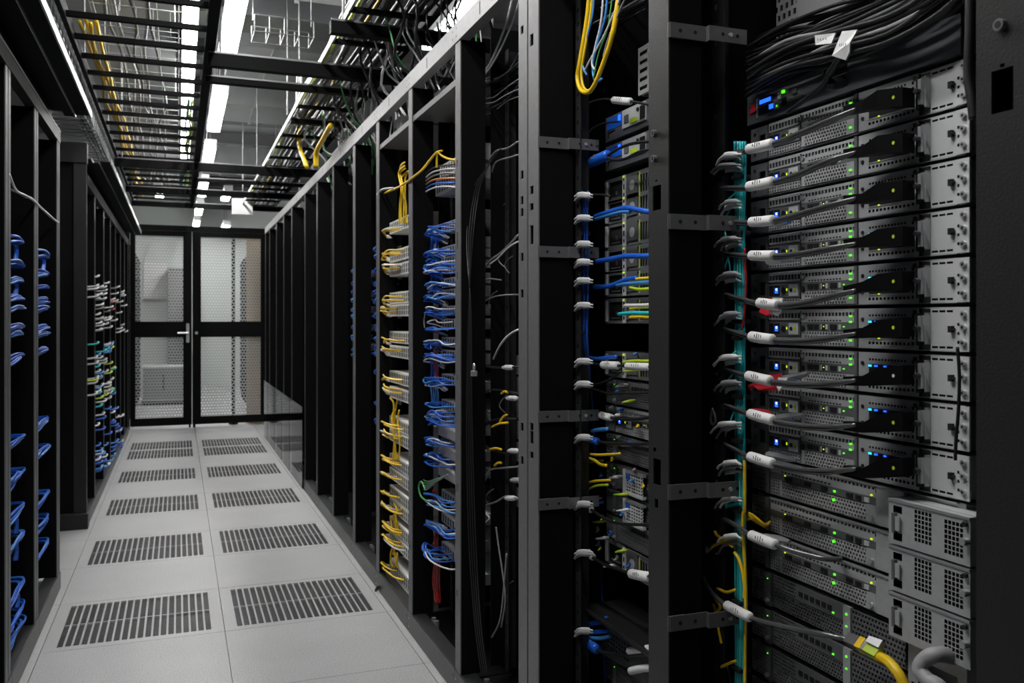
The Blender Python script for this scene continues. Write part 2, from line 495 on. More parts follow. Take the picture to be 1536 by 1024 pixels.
# clear acrylic splash panels low in front of the far racks
for j, (ya, yb) in enumerate(((5.97, 6.69), (6.70, 7.22), (7.23, 7.79), (7.80, 8.38), (8.39, 8.79))):
    b = MB().box(0, yb-ya-.01, 0, .004, .0, .55, 'clear_acrylic')
    o = tag(b.build('clear_panel', loc=(XF-.012, yb, .003), rot=RR), f'clear low panel leaning on far right racks, {ORD[4-j]} from the mesh doors', 'panel', 'clear panels in front of the far racks')

# ------------------------------------------------------------------ servers
def led(parent, x, z, m, y=-.0012, w=.004, h=.004, name='status_led'):
    k = .62 if m in ('led_green', 'led_yellow') else .85
    w *= k; h *= k
    return MB().box(x-w/2, x+w/2, y, y+.003, z-h/2, z+h/2, m).build(name, parent)
SH = .0624
def server_body(t, w=.474, h=SH, d=.55, m='server_steel', y0=.004):
    b = MB().box(.010, w-.012, y0+.004, d, .0006, h-.0006, m)
    b.box(.050, w-.022, y0-.002, y0+.004, h-.0022, h-.0006, m)
    b.box(.050, w-.022, y0-.002, y0+.004, .0006, .0022, m)
    return b.build('chassis', t)
def make_server(label, loc):
    t = thing('rack_server', label, 'server', loc, RR, 'grey servers with power cables')
    server_body(t)
    # left ear with holes
    e = MB().plate(.0, .048, .002, SH-.002, [(.008,.014,.010,.016),(.008,.014,.028,.034),(.008,.014,.046,.052),(.024,.042,.022,.046)], 0, .003, 'server_dark')
    e.box(.020, .046, .006, .02, .018, .05, 'port_black').build('left_ear', t)
    # control panel
    c = MB().box(.052, .136, -.001, .004, .0165, .0415, 'server_dark')
    c.box(.055, .066, -.0016, 0, .020, .038, 'port_black').box(.068, .083, -.0016, 0, .020, .038, 'port_black')
    c.box(.108, .132, -.0018, 0, .019, .039, 'plate_light')
    c.cyl((.095,-.001,.029), (.095,-.003,.029), .0055, 'port_black', 12)
    c.cyl((.115,-.0018,.029), (.115,-.003,.029), .0035, 'port_black', 10).cyl((.125,-.0018,.029), (.125,-.003,.029), .0045, 'yellow_green', 3)
    cp = c.build('control_panel', t)
    led(cp, .0755, .029, 'led_blue', -.0024, .009, .011, 'power_light')
    led(cp, .0765, .031, 'led_white', -.0028, .0035, .004, 'power_light')
    led(cp, .103, .030, 'led_yellow', -.0024, .003, .007)
    g = MB().perf(.052, .136, .044, SH-.003, 10, 1, .0, 'server_steel', .75, .55).perf(.052, .136, .003, .0145, 12, 2, .0, 'server_steel', .6, .6)
    g.build('vent_strip', t)
    # centre vents
    v = MB().perf(.142, .268, .046, SH-.002, 16, 1, -.002, 'server_steel', .7, .4)
    v.box(.142, .268, -.0024, .004, .0405, .046, 'server_steel')
    for i in range(11): v.box(.160+i*.0072, .164+i*.0072, -.0027, -.002, .0418, .0442, 'port_black')
    v.box(.142, .268, -.0020, .004, .0255, .0405, 'server_dark')
    for (a, b, mm) in ((.158,.170,'port_black'),(.173,.184,'port_black'),(.190,.206,'plate_light'),(.193,.201,'port_black'),(.212,.226,'port_black'),(.231,.236,'plate_light')):
        v.box(a, b, -.0036 if mm == 'port_black' else -.003, -.001, .029, .037, mm)
    v.perf(.150, .248, .003, .025, 15, 4, -.0022, 'server_steel', .6, .62, stagger=True)
    v.box(.142, .150, -.0024, .004, .003, .0255, 'server_steel').box(.248, .268, -.0024, .004, .003, .0255, 'server_steel')
    v.cyl((.147,-.0024,.05), (.147,-.005,.05), .0035, 'bright_metal', 8).cyl((.146,-.0024,.03), (.146,-.005,.03), .005, 'port_black', 8)
    vm = v.build('vent_module', t)
    for z, mm, w in ((.050, 'led_green', .006), (.041, 'led_green', .0065), (.012, 'led_green', .007)): led(vm, .258, z, mm, -.0046, w, .0045)
    led(vm, .198, .0335, 'led_yellow', -.0044, .004, .003)
    led(vm, .243, .0335, 'led_green', -.0044, .003, .003)
    # separator + power module
    s = MB().box(.2685, .2745, -.006, .004, .002, SH-.001, 'server_dark'); s.build('divider', t)
    holes = [(.297+i*.0062, .3005+i*.0062, .0495, .0525) for i in range(12)] + [(.296+i*.0075, .3005+i*.0075, .0075, .0115) for i in range(11)]
    holes += [(.3795, .3835, z, z+.0045) for z in (.008, .016, .024, .032, .040, .048)]
    p = MB().plate(.275, .391, .0015, SH-.001, holes, -.003, .002, 'server_steel', 'void_black')
    p.box(.2755, .3905, -.0008, .004, .002, SH-.0015, 'void_black')
    p.box(.2955, .376, -.0040, -.003, .0148, .0165, 'bright_metal').box(.2955, .376, -.0040, -.003, .044, .0455, 'bright_metal')
    p.box(.297, .376, -.0035, -.003, .017, .044, 'port_black')
    p.cyl((.284,-.003,.045), (.284,-.0045,.045), .003, 'port_black', 8).cyl((.284,-.003,.02), (.284,-.0045,.02), .003, 'port_black', 8).cyl((.386,-.003,.055), (.386,-.0045,.055), .0035, 'port_black', 8)
    pm = p.build('power_module', t)
    led(pm, .300, .0415, 'led_cyan', -.0052, .006, .0035); led(pm, .312, .0415, 'led_blue', -.0052, .006, .003); led(pm, .330, .0415, 'led_blue', -.0052, .005, .0025)
    led(pm, .318, .0165, 'led_yellow', -.0052, .004, .003)
    # latch handle
    h = MB().box(.3935, .3975, -.010, .002, .008, .054, 'port_black').box(.3985, .4045, -.012, .002, .014, .050, 'bright_metal').box(.4045, .4075, -.006, .002, .010, .054, 'server_steel')
    h.cyl((.4015,-.012,.032), (.4015,-.020,.032), .004, 'port_black', 8)
    h.build('latch_handle', t, bevel=.0006)
    # blank light plate with slots and a bent wing that throws the slanted shade
    b = MB().plate(.4085, .4500, .002, SH-.001, [(.411+i*.0125, .421+i*.0125, .0545, .0575) for i in range(3)] + [(.411+i*.0125, .421+i*.0125, .0048, .0078) for i in range(3)], .002, .002, 'plate_light', 'void_black')
    b.quad((.4085, -.016, .050), (.4085, .002, .014), (.4085, .002, .050), (.4085, -.004, .052), 'plate_light')
    b.box(.409, .4495, .0035, .006, .003, SH-.002, 'void_black')
    bp = b.build('blank_plate', t)
    MB().box(.4425, .4485, -.004, .002, .027, .036, 'port_black').box(.4485, .452, -.006, .0, .030, .033, 'port_black').build('clip', bp)
    r = MB().plate(.4515, .474, .0015, SH-.001, [(.455,.459,z,z+.004) for z in (.012, .024, .036)], .0, .003, 'plate_light', 'void_black')
    for (x, z) in ((.466, .052), (.466, .034), (.466, .013)): r.cyl((x, 0, z), (x, -.004, z), .0042, 'bright_metal', 10).cyl((x, -.004, z), (x, -.0043, z), .002, 'port_black', 6)
    r.build('right_ear', t)
    return t
def zrow(i): return .891 + i*.0664 + .001
XS, YS = .982, 1.342
srv = []
for n in range(9):
    i = 8 - n
    lab = f'grey server with a black power plug, {ORD[n]} from the top of its stack'
    if n == 0: s0 = make_server(lab, (XS, YS, zrow(i))); srv.append(s0)
    else: srv.append(dup(s0, lab, (XS, YS, zrow(i))))
# thin rail strips between the servers are the black support ledges of the rack
t = RACKS[1]
for i in range(-6, 10):
    MB().box(YF[1]-YS-.004, YF[1]-YS+.476, XS-XF+.006, XS-XF+.40, zrow(i)-.0036, zrow(i)-.0008, 'rack_interior').build('support_ledge', t)

# charcoal appliance on top of the stack
zt = 1.490
t = thing('network_appliance', 'dark charcoal appliance with a blue display and red badge, above the top grey server', 'appliance', (XS-.004, YS+.006, zt), RR)
b = MB().plate(0, .470, .002, .056, [(.205, .258, .030, .050)], 0, .003, 'charcoal_face', 'port_black')
b.box(.004, .466, .004, .5, .002, .056, 'charcoal_face'); b.build('faceplate', t, bevel=.0008)
MB().box(.208, .255, -.001, .004, .040, .0485, 'port_black').box(.206, .257, -.0012, .002, .032, .0335, 'bright_metal').build('port_recess', t)
MB().prism([(.011,.021),(.026,.022),(.030,.027),(.026,.031),(.028,.038),(.013,.037),(.016,.031),(.010,.027)], -.0022, 0, 'tag_red').build('red_badge', t)
d = MB().box(.033, .076, -.0015, .001, .013, .042, 'port_black').box(.031, .034, -.003, .001, .010, .044, 'bright_metal'); d = d.build('display', t)
dg = MB()
for i in range(5): dg.box(.040+i*.0065, .0445+i*.0065, -.0028, -.001, .0325, .0395, 'led_blue')
dg.box(.067, .077, -.0028, -.001, .018, .026, 'led_blue').build('display_digits', d)
ind = MB().box(.083, .093, -.002, .001, .015, .022, 'yellow_green').box(.090, .097, -.002, .001, .030, .042, 'server_steel').box(.100, .112, -.0018, .001, .016, .030, 'port_black')
ind.box(.118, .150, -.002, .001, .020, .025, 'server_steel').box(.128, .14, -.002, .001, .030, .038, 'steel_grey'); ind.build('port_block', t)
led(t, .1045, .040, 'led_green', -.003, .010, .008); led(t, .088, .019, 'led_green', -.003, .005, .004)
# perforated grey unit higher up
t = thing('perforated_unit', 'light grey perforated unit partly hidden above the black cable mass', 'appliance', (1.06, 1.46, 1.66), RR)
b = MB().perf(0, .15, 0, .16, 10, 9, 0, 'plate_light', .55, .6, stagger=True); b.box(-.012, 0, -.003, .3, 0, .16, 'bright_metal'); b.box(0, .46, .004, .4, .0, .16, 'server_dark')
b.box(.15, .46, -.001, .004, 0, .16, 'plate_light'); b.build('chassis', t)

# hybrid units with a protruding fan box
def make_hybrid(label, loc):
    t = thing('storage_server', label, 'server', loc, RR, 'grey servers with protruding fan boxes')
    server_body(t, d=.5)
    MB().perf(.004, .046, .004, SH-.004, 6, 7, 0, 'server_dark', .6, .6).box(.046, .056, -.003, .004, .002, SH-.002, 'server_dark').build('left_ear', t)
    v = MB().perf(.060, .308, .0495, SH-.002, 30, 1, -.002, 'server_steel', .6, .4)
    v.box(.060, .310, -.0024, .004, .042, .0495, 'server_steel').box(.060, .310, -.002, .004, .030, .042, 'server_dark')
    for i in range(14): v.box(.09+i*.009, .095+i*.009, -.0028, -.002, .0442, .047, 'port_black')
    for (a, b_, mm) in ((.10,.118,'port_black'),(.125,.14,'steel_grey'),(.15,.165,'port_black'),(.19,.205,'port_black'),(.248,.262,'port_black'),(.268,.28,'port_black'),(.287,.297,'plate_light')):
        v.box(a, b_, -.0036, -.001, .0325, .0395, mm)
    v.perf(.060, .085, .004, .030, 4, 5, -.0022, 'server_steel', .65, .65).perf(.092, .290, .004, .028, 30, 4, -.0022, 'server_steel', .6, .62, stagger=True)
    v.box(.085, .092, -.0024, .004, .004, .030, 'server_steel').box(.290, .310, -.0024, .004, .004, .030, 'server_steel')
    v.cyl((.302,-.002,.012), (.302,-.006,.012), .004, 'bright_metal', 8)
    vm = v.build('vent_module', t)
    led(vm, .222, .036, 'led_green', -.004, .006, .005); led(vm, .220, .022, 'led_green', -.004, .007, .006); led(vm, .302, .045, 'led_yellow', -.0045, .005, .004); led(vm, .100, .0405, 'led_yellow', -.004, .004, .003)
    v2 = MB().box(.310, .364, -.002, .004, .002, SH-.002, 'server_steel').box(.06, .364, -.004, .004, SH-.003, SH-.001, 'bright_metal'); v2.build('side_plate', t)
    f = MB(); z0, z1 = -.0085, .0548; y = -.030; x0, x1 = .364, .502
    hs = [(.411+i*.0061, .411+i*.0061+.0046, .004+j*.0064, .004+j*.0064+.0050) for i in range(5) for j in range(7)]
    hs += [(.4615+i*.0062, .4615+i*.0062+.0048, .000+j*.0066, .000+j*.0066+.0052) for i in range(5) for j in range(7)]
    hs += [(.3727, .3886, .036, .046), (.3727, .3886, -.003, .008)]
    f.plate(x0, x1, z0, z1, hs, y, .0025, 'server_steel', 'void_black')
    f.box(x0+.001, x1-.001, y+.012, y+.014, z0, z1, 'void_black').box(x0, x1, y+.0025, .10, z1-.002, z1, 'plate_light').box(x0, x0+.002, y+.0025, .01, z0, z1, 'server_steel')
    f.box(x1-.002, x1, y+.0025, .10, z0, z1, 'server_steel').box(x0, x1, y+.0025, .10, z0, z0+.002, 'server_steel')
    f.box(x0, x1, y-.0015, y+.002, z1-.0035, z1, 'bright_metal')
    fb = f.build('fan_box', t)
    MB().box(.375, .380, y-.006, y+.004, .008, .036, 'steel_grey').box(.380, .388, y-.005, y-.002, .012, .032, 'server_steel').build('latch', fb)
    MB().cyl((.498,y-.001,.024), (.498,y-.010,.024), .005, 'bright_metal', 10).cyl((.497,y-.001,.046), (.497,y-.006,.046), .0035, 'port_black', 8).build('thumb_screw', fb)
    return t
hy = []
for n in range(3):
    lab = f'grey server with square vent grids in its protruding right box, {["topmost","middle","lowest"][n]} of the three'
    if n == 0: h0 = make_hybrid(lab, (XS, YS, zrow(-1))); hy.append(h0)
    else: hy.append(dup(h0, lab, (XS, YS, zrow(-1-n))))
# dark servers under them
def make_dark(label, loc, w=.372, grp='dark vented servers'):
    t = thing('vented_server', label, 'server', loc, RR, grp)
    MB().box(.008, w-.008, .006, .5, .001, SH-.001, 'server_dark').build('chassis', t)
    MB().perf(.004, .044, .004, SH-.004, 6, 8, 0, 'server_dark', .6, .6).build('left_ear', t)
    MB().box(.046, .062, -.004, .004, .002, SH-.002, 'server_dark').cyl((.054,-.004,.012), (.054,-.008,.012), .004, 'bright_metal', 8).build('handle', t)
    v = MB().perf(.066, .125, .034, SH-.003, 10, 4, -.001, 'server_dark', .65, .6, stagger=True).perf(.066, .240, .004, .032, 28, 5, -.001, 'server_dark', .6, .6, stagger=True)
    v.box(.125, .240, -.0014, .004, .034, SH-.003, 'server_dark')
    for i in range(6): v.box(.135+i*.014, .144+i*.014, -.0028, -.001, .042, .050, 'port_black')
    v.box(.240, .256, -.002, .004, .003, SH-.003, 'server_steel')
    v.perf(.258, w-.006, .004, SH-.004, 16, 7, -.001, 'server_dark', .6, .6, stagger=True)
    vm = v.build('vent_module', t)
    led(vm, .218, .040, 'led_green', -.003, .006, .004); led(vm, .248, .047, 'led_green', -.0035, .005, .005); led(vm, .248, .028, 'led_green', -.0035, .005, .004)
    led(vm, .054, .050, 'led_green', -.005, .004, .003)
    return t
dk = []
for n in range(4):
    lab = f'dark vented server with green lights, {["first","second","third","fourth"][n]} below the three fan box servers'
    if n == 0: d0 = make_dark(lab, (XS, YS, zrow(-4))); dk.append(d0)
    else: dk.append(dup(d0, lab, (XS, YS, zrow(-4-n))))
led(dk[3], .09, .030, 'led_blue', -.003, .014, .006); led(dk[3], .11, .045, 'led_cyan', -.003, .005, .004)
# power shelf with grey hose, right of the dark servers
t = thing('power_shelf', 'grey power shelf with an open cable bay, right of the dark vented servers', 'power supply', (XS-.004, YS-.374, .42), RR)
b = MB().plate(0, .1, 0, .262, [(.018, .085, .12, .235), (.006, .012, .06, .2)], 0, .003, 'server_steel', 'void_black').box(.002, .098, .02, .3, .004, .26, 'server_dark')
b.box(.03, .06, .004, .02, .13, .2, 'plate_light'); b.perf(.012, .09, .01, .05, 10, 5, -.001, 'server_steel'); b.build('chassis', t)

# ------------------------------------------------------------------ power cables of the nine servers
rows = [ # plug right px, plug y, right-of-sleeve points, sleeve right, sleeve left, left end
 (146, [(1285,163),(1240,181)], (1159,215), (1122,224), [(1095,230),(1078,238)]),
 (214, [(1285,228),(1240,241),(1202,258)], (1160,272), (1122,280), [(1090,281),(1059,283)]),
 (285, [(1285,297),(1240,308)], (1160,330), (1126,333), [(1100,331),(1073,325)]),
 (354, [(1285,365),(1240,372),(1200,379)], (1160,383), (1126,383), [(1095,380),(1065,376)]),
 (421, [(1285,435),(1240,444),(1205,453)], (1167,457), (1138,454), [(1100,444),(1066,434)]),
 (490, [(1285,500),(1240,506),(1198,510)], (1160,509), (1126,504), [(1095,495),(1064,484)]),
 (562, [(1285,570),(1240,574),(1198,575)], (1156,571), (1121,563), [(1095,555),(1066,546)]),
 (632, [(1285,637),(1240,639),(1198,637)], (1160,630), (1124,620), [(1095,609),(1064,598)]),
 (700, [(1285,703),(1240,705),(1200,703)], (1160,695), (1124,684), [(1095,669),(1064,653)]),
]
for n, (py, mid, sr, sl, left) in enumerate(rows):
    pts = []
    xs = [.940, .925, .915]
    for q, p in enumerate(mid): pts.append(P(p[0], p[1], xs[min(q, 2)]))
    pts.append(P(sr[0], sr[1], .905)); pts.append(P(sl[0], sl[1], .905))
    pts.append(P(left[0][0], left[0][1], .915)); pts.append(P(left[1][0], left[1][1], .928))
    o0 = pts[0].copy()
    path = smooth_path([p - o0 for p in pts], 6)
    L = len(path)
    off = [Vector((-.002, 0, .0040)) * min(1, q/6) for q in range(L)]
    mb = MB().tube(path, .0034, 'cable_sheen', 8).tube([p - d for p, d in zip(path, off)], .0034, 'cable_sheen', 8)
    nm = ORD[n]
    o = tag(mb.build('power_cable', loc=o0, smooth=True), f'white sleeved black power cable, plugged into the {nm} grey server from the top', 'cable', 'sleeved power cables')
    sleeve(o, P(sr[0], sr[1], .9035), P(sl[0], sl[1], .9035), .0088)
    a = P(1363, py, .955) - o0; c = P(1325, py+3, .951) - o0
    e = P(1300, py+13 if n < 3 else py+9, .949) - o0; e2 = P(1270, mid[0][1]+3 if n < 3 else mid[0][1]+1, .940) - o0
    pb = MB(); up = Vector((0,0,1)); dep = Vector((1,0,0))
    ring = []
    for (c0, hh, dd) in ((a, .0135, .011), (c, .0125, .011), (e, .0075, .008), (e2, .0066, .0066)):
        ring.append([c0 - dep*dd - up*hh, c0 + dep*dd - up*hh, c0 + dep*dd + up*hh, c0 - dep*dd + up*hh])
    for q in range(3):
        for j in range(4):
            pb.quad(ring[q][j], ring[q+1][j], ring[q+1][(j+1) % 4], ring[q][(j+1) % 4], 'plug_black')
    pb.quad(*ring[0], 'plug_black'); pb.quad(*reversed(ring[-1]), 'plug_black')
    pl = pb.build('plug', o, bevel=.001)
    cc = a + (c-a)*.35 - dep*.0112
    MB().cyl(cc, cc - dep*.0006, .0026, 'yellow_green' if n != 6 else 'cable_white', 8).build('plug_mark', pl)
# red and white tags
def tag_sheet(px, X, m, label, cat='tag', name='cable_tag', grp=None):
    pts = [P(x, y, X) for (x, y) in px]; o0 = pts[0].copy()
    th = Vector((.0025, 0, 0)); b = MB()
    q = [p - o0 for p in pts]; n = len(q); i = len(b.v)
    bend = [Vector((.003*math.sin(2.1*k), 0, 0)) for k in range(n)]
    b.v += [tuple(p + d) for p, d in zip(q, bend)] + [tuple(p + d + th) for p, d in zip(q, bend)]
    k = b.mi(m)
    b.f.append(tuple(range(n))); b.f.append(tuple(reversed(range(n, 2*n)))); b.m += [k, k]
    for j in range(n): b.f.append((j, (j+1) % n, n+(j+1) % n, n+j)); b.m.append(k)
    o = b.build(name, loc=o0)
    if m == 'sleeve_white' and len(px) > 4:
        c = sum(q, Vector())/n; d = (q[1]-q[0]); e = (q[2]-q[1]) if len(px) < 6 else (q[4]-q[1])*.5
        k2 = MB()
        for j in range(4):
            p = c + d*(-.24+.14*j) - Vector((.006, 0, 0)); k2.tube([p-e*.10, p+e*(.08+.04*(j % 2))+d*.03], .0006, 'label_ink', 4)
        k2.build('printed_mark', o)
    return tag(o, label, cat, grp)
tag_sheet([(1143,447),(1168,447),(1172,452),(1160,460),(1163,470),(1152,473),(1138,468),(1141,458)], .93, 'tag_red', 'red tag hanging behind the fifth white cable sleeve from the top')
tag_sheet([(1158,446),(1171,447),(1173,458),(1170,468),(1164,474),(1155,469),(1153,461),(1160,455)], .915, 'sleeve_white', 'white paper tag folded over the fifth sleeved power cable')
tag_sheet([(1144,562),(1168,560),(1174,566),(1171,578),(1163,586),(1140,585),(1130,578),(1124,586),(1123,578),(1133,572)], .93, 'tag_red', 'red tag behind the seventh white cable sleeve from the top')
tag_sheet([(1167,566),(1180,566),(1178,575),(1168,587),(1163,580)], .918, 'sleeve_white', 'small white tag beside the red tag, below the seventh sleeve')
tag_sheet([(1128,612),(1150,614),(1158,622),(1130,620)], .94, 'tag_red', 'dark red tag behind the eighth white cable sleeve')
# inline grey connectors lying under the sleeves
for n, (x0, y0, x1, y1, m) in enumerate(((1163,335,1190,328,'grey_plastic'),(1150,392,1190,387,'cable_white'),(1170,570,1212,560,'grey_plastic'),(1165,628,1205,622,'grey_plastic'),(1150,681,1195,690,'grey_plastic'),(1145,805,1185,812,'grey_plastic'))):
    a = P(x0, y0, .945); b = P(x1, y1, .955)
    o = MB().tube([V(0,0,0), (b-a)*.1, (b-a)*.6, (b-a)], [.004, .0075, .0075, .003], m, 6).build('cable_connector', loc=a)
    tag(o, ['grey connector under the third white sleeve', 'white connector under the fourth white sleeve', 'grey connector beside the seventh white sleeve', 'grey connector beside the eighth white sleeve', 'grey connector above the ninth white sleeve', 'grey connector above the lower tenth white sleeve'][n], 'connector', 'loose connectors by the sleeves')
    MB().box(-.004, .004, -.012, -.003, -.004, .003, 'cable_light_blue').build('latch_tab', o, loc=(b-a)*.5)

# lower cables of the first rack
def px_cable(pxs, X, r, m, label, group=None, k=6, sleeves=(), name='cable', **kw):
    Xs = X if isinstance(X, (list, tuple)) else [X]*len(pxs)
    pts = [P(p[0], p[1], Xs[i]) for i, p in enumerate(pxs)]
    o = cord(pts, r, m, label, group, name=name, k=k, n=8, **kw)
    for (a, b, sr_, sm) in sleeves:
        xa = Xs[0]
        sleeve(o, P(a[0], a[1], a[2] if len(a) > 2 else xa), P(b[0], b[1], b[2] if len(b) > 2 else xa), sr_, sm)
    return o
px_cable([(1060,773),(1082,776),(1105,788),(1126,802),(1164,817),(1200,829),(1240,838),(1262,838)], [.925,.92,.91,.905,.905,.92,.94,.975], .0046, 'cable_sheen',
         'black cable with a white sleeve crossing below the ninth sleeved cable', 'lower sleeved cables', sleeves=[((1125.5,802,.9035),(1164,817,.9035),.0088,'sleeve_white')])
px_cable([(1105,812),(1080,815),(1063,820),(1053,830),(1050,853),(1066,886),(1089,907),(1126,926),(1160,936),(1197,944),(1240,952),(1276,960)], [.93,.92,.91,.905,.90,.90,.90,.90,.905,.91,.925,.945], .0046, 'cable_sheen',
         'black looped cable with a white sleeve, lowest of the sleeved cables', 'lower sleeved cables', sleeves=[((1089,907,.898),(1126,926,.898),.0088,'sleeve_white'), ((1063,820,.909),(1053,831,.904),.0066,'cable_grey')])
# yellow transceiver and its cable
a = P(1273, 959, .945)
t = thing('transceiver', 'grey and yellow striped transceiver at the end of the lowest sleeved cable', 'connector', a)
pth = [P(x, y, .94) - a for (x, y) in ((1273,959),(1290,966),(1294,968),(1299,970),(1303,972),(1320,982))]
MB().tube(pth[:2], [.011, .012], 'steel_grey', 4).tube(pth[3:5], [.0125, .0125], 'grey_plastic', 4).build('body', t)
MB().tube(pth[1:4], [.0125, .0127, .0125], 'cable_yellow', 4).tube(pth[4:], [.0126, .011], 'yellow_green', 4).build('yellow_band', t)
MB().tube([pth[4]+V(0,0,.012), pth[5]+V(.004,0,.012)], [.007, .009], 'plate_light', 4).build('latch', t)
px_cable([(1316,984),(1328,989),(1340,1000),(1352,1018),(1362,1045),(1366,1090)], [.94,.935,.93,.93,.935,.95], .0075, 'cable_yellow', 'thick yellow fibre cable dropping out of the striped transceiver', plug=None)
px_cable([(1432,985),(1405,981),(1386,990),(1380,1004),(1392,1020),(1412,1034),(1420,1070)], [.965,.93,.92,.915,.915,.92,.95], .0105, 'grey_plastic', 'thick light grey hose curling out of the power shelf at the bottom right', name='hose')
# cables coming out of fan row: small yellow bunch by the units
for n in range(5):
    px_cable([(1114,783-n*3),(1126,778-n*2),(1136+n*3,783+n),(1147+n*2,790-n*2)], [.95,.93,.945,.975], .0022, 'cable_yellow', 'thin yellow lead tangled beside the bundle, level with the first fan box server', 'yellow leads by the first fan box server')

# teal bundle
t = thing('cable_bundle', 'vertical bundle of teal cables tied in front of the left server ears', 'cable bundle', P(1110, 1040, .925), 0)
o0 = t.location
cols = ['teal_dark', 'cable_teal', 'teal_pale', 'cable_teal', 'teal_dark', 'teal_pale', 'cable_purple', 'cable_teal', 'cable_orange']
for j in range(9):
    pts = []
    for yy in (212, 250, 350, 400, 480, 507, 595, 700, 765, 800, 903, 1003, 1080):
        tight = 1.0 if yy in (350, 480, 507, 595, 700, 765, 903, 1003) else 1.25
        x = 1110.5 + (j % 5 - 2)*3.3*tight*(.9 if j < 5 else 1.0) + R.uniform(-.7, .7)
        pts.append(P(x, yy, .922 + (.0 if j < 5 else .006)) - o0)
    m = cols[j]
    MB().tube(smooth_path(pts, 4), .0021, m, 6).build('cable', t, smooth=True)
pts = [P(x, y, .913)-o0 for (x, y) in ((1117,690),(1117,760),(1115,770),(1114,800),(1117,840),(1119,903),(1118,960),(1117,1080))]
MB().tube(smooth_path(pts, 5), .003, 'cable_yellow', 6).build('cable', t, smooth=True)
pts = [P(x, y, .914)-o0 for (x, y) in ((1117,372),(1118,400),(1119,425),(1118,450),(1116,475),(1113,495))]
MB().tube(smooth_path(pts, 5), .0022, 'cable_red', 6).build('cable', t, smooth=True)
for yy in (266, 350, 482, 507, 595, 661, 700, 765, 903, 1003):
    c = P(1110.5, yy, .923) - o0
    MB().box(c.x-.011, c.x+.014, c.y-.0125, c.y+.0125, c.z-.004, c.z+.004, 'black_rubber').build('strap', t, bevel=.002)

# grey connectors fanned out left of the bundle
con_y = [(238,'first'),(255,'second'),(310,'third'),(365,'fourth'),(420,'fifth'),(477,'sixth'),(541,'seventh'),(581,'eighth'),(641,'ninth'),(704,'tenth'),(754,'eleventh'),(815,'twelfth')]
for yy, nm in con_y:
    for q in range(3):
        y = yy + (q-1)*5
        jx, jy = R.uniform(-5, 6), R.uniform(-3, 3)
        pxs = [(1112, y-2), (1102+jx*.4, y-4+jy), (1087+jx, y-3+q+jy), (1076+q*3+jx, y+2+q*3+jy*1.5), (1071+q*4+jx*1.3, y+8+q*3+jy*2)]
        pts = [P(px[0], px[1], .905+.008*q) for px in pxs]; p0 = pts[0].copy()
        path = smooth_path([p-p0 for p in pts], 4); L = len(path)
        fat = R.uniform(.0038, .0056)
        rr = [.0022 if s < L*.18 else (fat if s < L*.58 else .0022) for s in range(L)]
        body = R.choice(('grey_plastic', 'sleeve_white', 'cable_grey')) if q < 2 else R.choice(('cable_white', 'plate_light'))
        if nm in ('eleventh',) and q == 2: body = 'cable_teal'
        o = MB().tube(path, rr, body, 6).build('cable_connector', loc=p0, smooth=True)
        tag(o, f'grey connector fanned out left of the teal bundle, in the {nm} cluster from the top', 'connector', f'{nm} cluster of grey connectors by the teal bundle')
# thin teal leads between the clusters
leads = [[(1103,290),(1092,300),(1090,312)],[(1103,300),(1093,318),(1084,335),(1088,350),(1091,362)],[(1081,283),(1084,296),(1082,310)],[(1093,385),(1088,400),(1084,415)],[(1092,385),(1095,402),(1094,415)],
         [(1104,527),(1096,533),(1092,541)],[(1103,555),(1096,565),(1090,574)],[(1104,610),(1098,625),(1094,637)],[(1103,690),(1097,697),(1090,702)],[(1082,333),(1083,345),(1090,360)]]
for n, l in enumerate(leads):
    px_cable(l, .918, .0016, 'cable_teal', f'thin teal lead branching off the bundle, {ORD[n]} from the top', 'thin teal leads', name='patch_cable')
# yellow loops low on the left of the bundle
yl = [([(1104,806),(1085,812),(1066,822),(1053,842),(1053,862),(1060,878),(1075,895)], .0026, 'yellow cord looping around the lower black cable'),
      ([(1102,828),(1108,838),(1114,858),(1117,880),(1116,897)], .0032, 'yellow cord hugging the teal bundle'),
      ([(1072,796),(1076,803),(1085,808),(1092,814),(1100,820)], .0028, 'short yellow cord end above the loop'),
      ([(1076,882),(1090,888),(1103,884)], .0026, 'yellow cord crossing to the bundle under the loop'),
      ([(1070,905),(1074,920),(1078,945),(1082,965)], .0024, 'yellow cord hanging beside the lowest strap bracket'),
      ([(1082,1000),(1092,995),(1104,991)], .0026, 'yellow cord low beside the teal bundle'),
      ([(1066,888),(1073,897),(1080,910),(1072,920),(1076,936)], .0032, 'yellow cord knot next to the lower white sleeve')]
for pxs, r, lab in yl: px_cable(pxs, .912, r, 'cable_yellow', lab, 'yellow cords by the teal bundle', name='patch_cable')
for n, pxs in enumerate(([(1058,240),(1048,262),(1046,300),(1050,345)],[(1060,268),(1050,285),(1047,320)],[(1063,820),(1056,870),(1052,960),(1056,1040)],[(1066,930),(1076,985),(1090,1000),(1098,1030)],[(1062,570),(1052,600),(1050,640),(1056,660)],[(1060,640),(1048,662),(1052,690),(1062,700)])):
    px_cable(pxs, .92, .003, 'black_rubber', f'thin black cable at the left rail of the sleeved servers, {ORD[n]} from the top', 'thin black cables at the rail')
# small ring and loose label strips
px_cable([(1068,612),(1072,622),(1073,632),(1069,636),(1066,628),(1068,616)], .905, .0022, 'cable_grey', 'small grey cable ring between the eighth and ninth connector clusters', name='cable_ring')

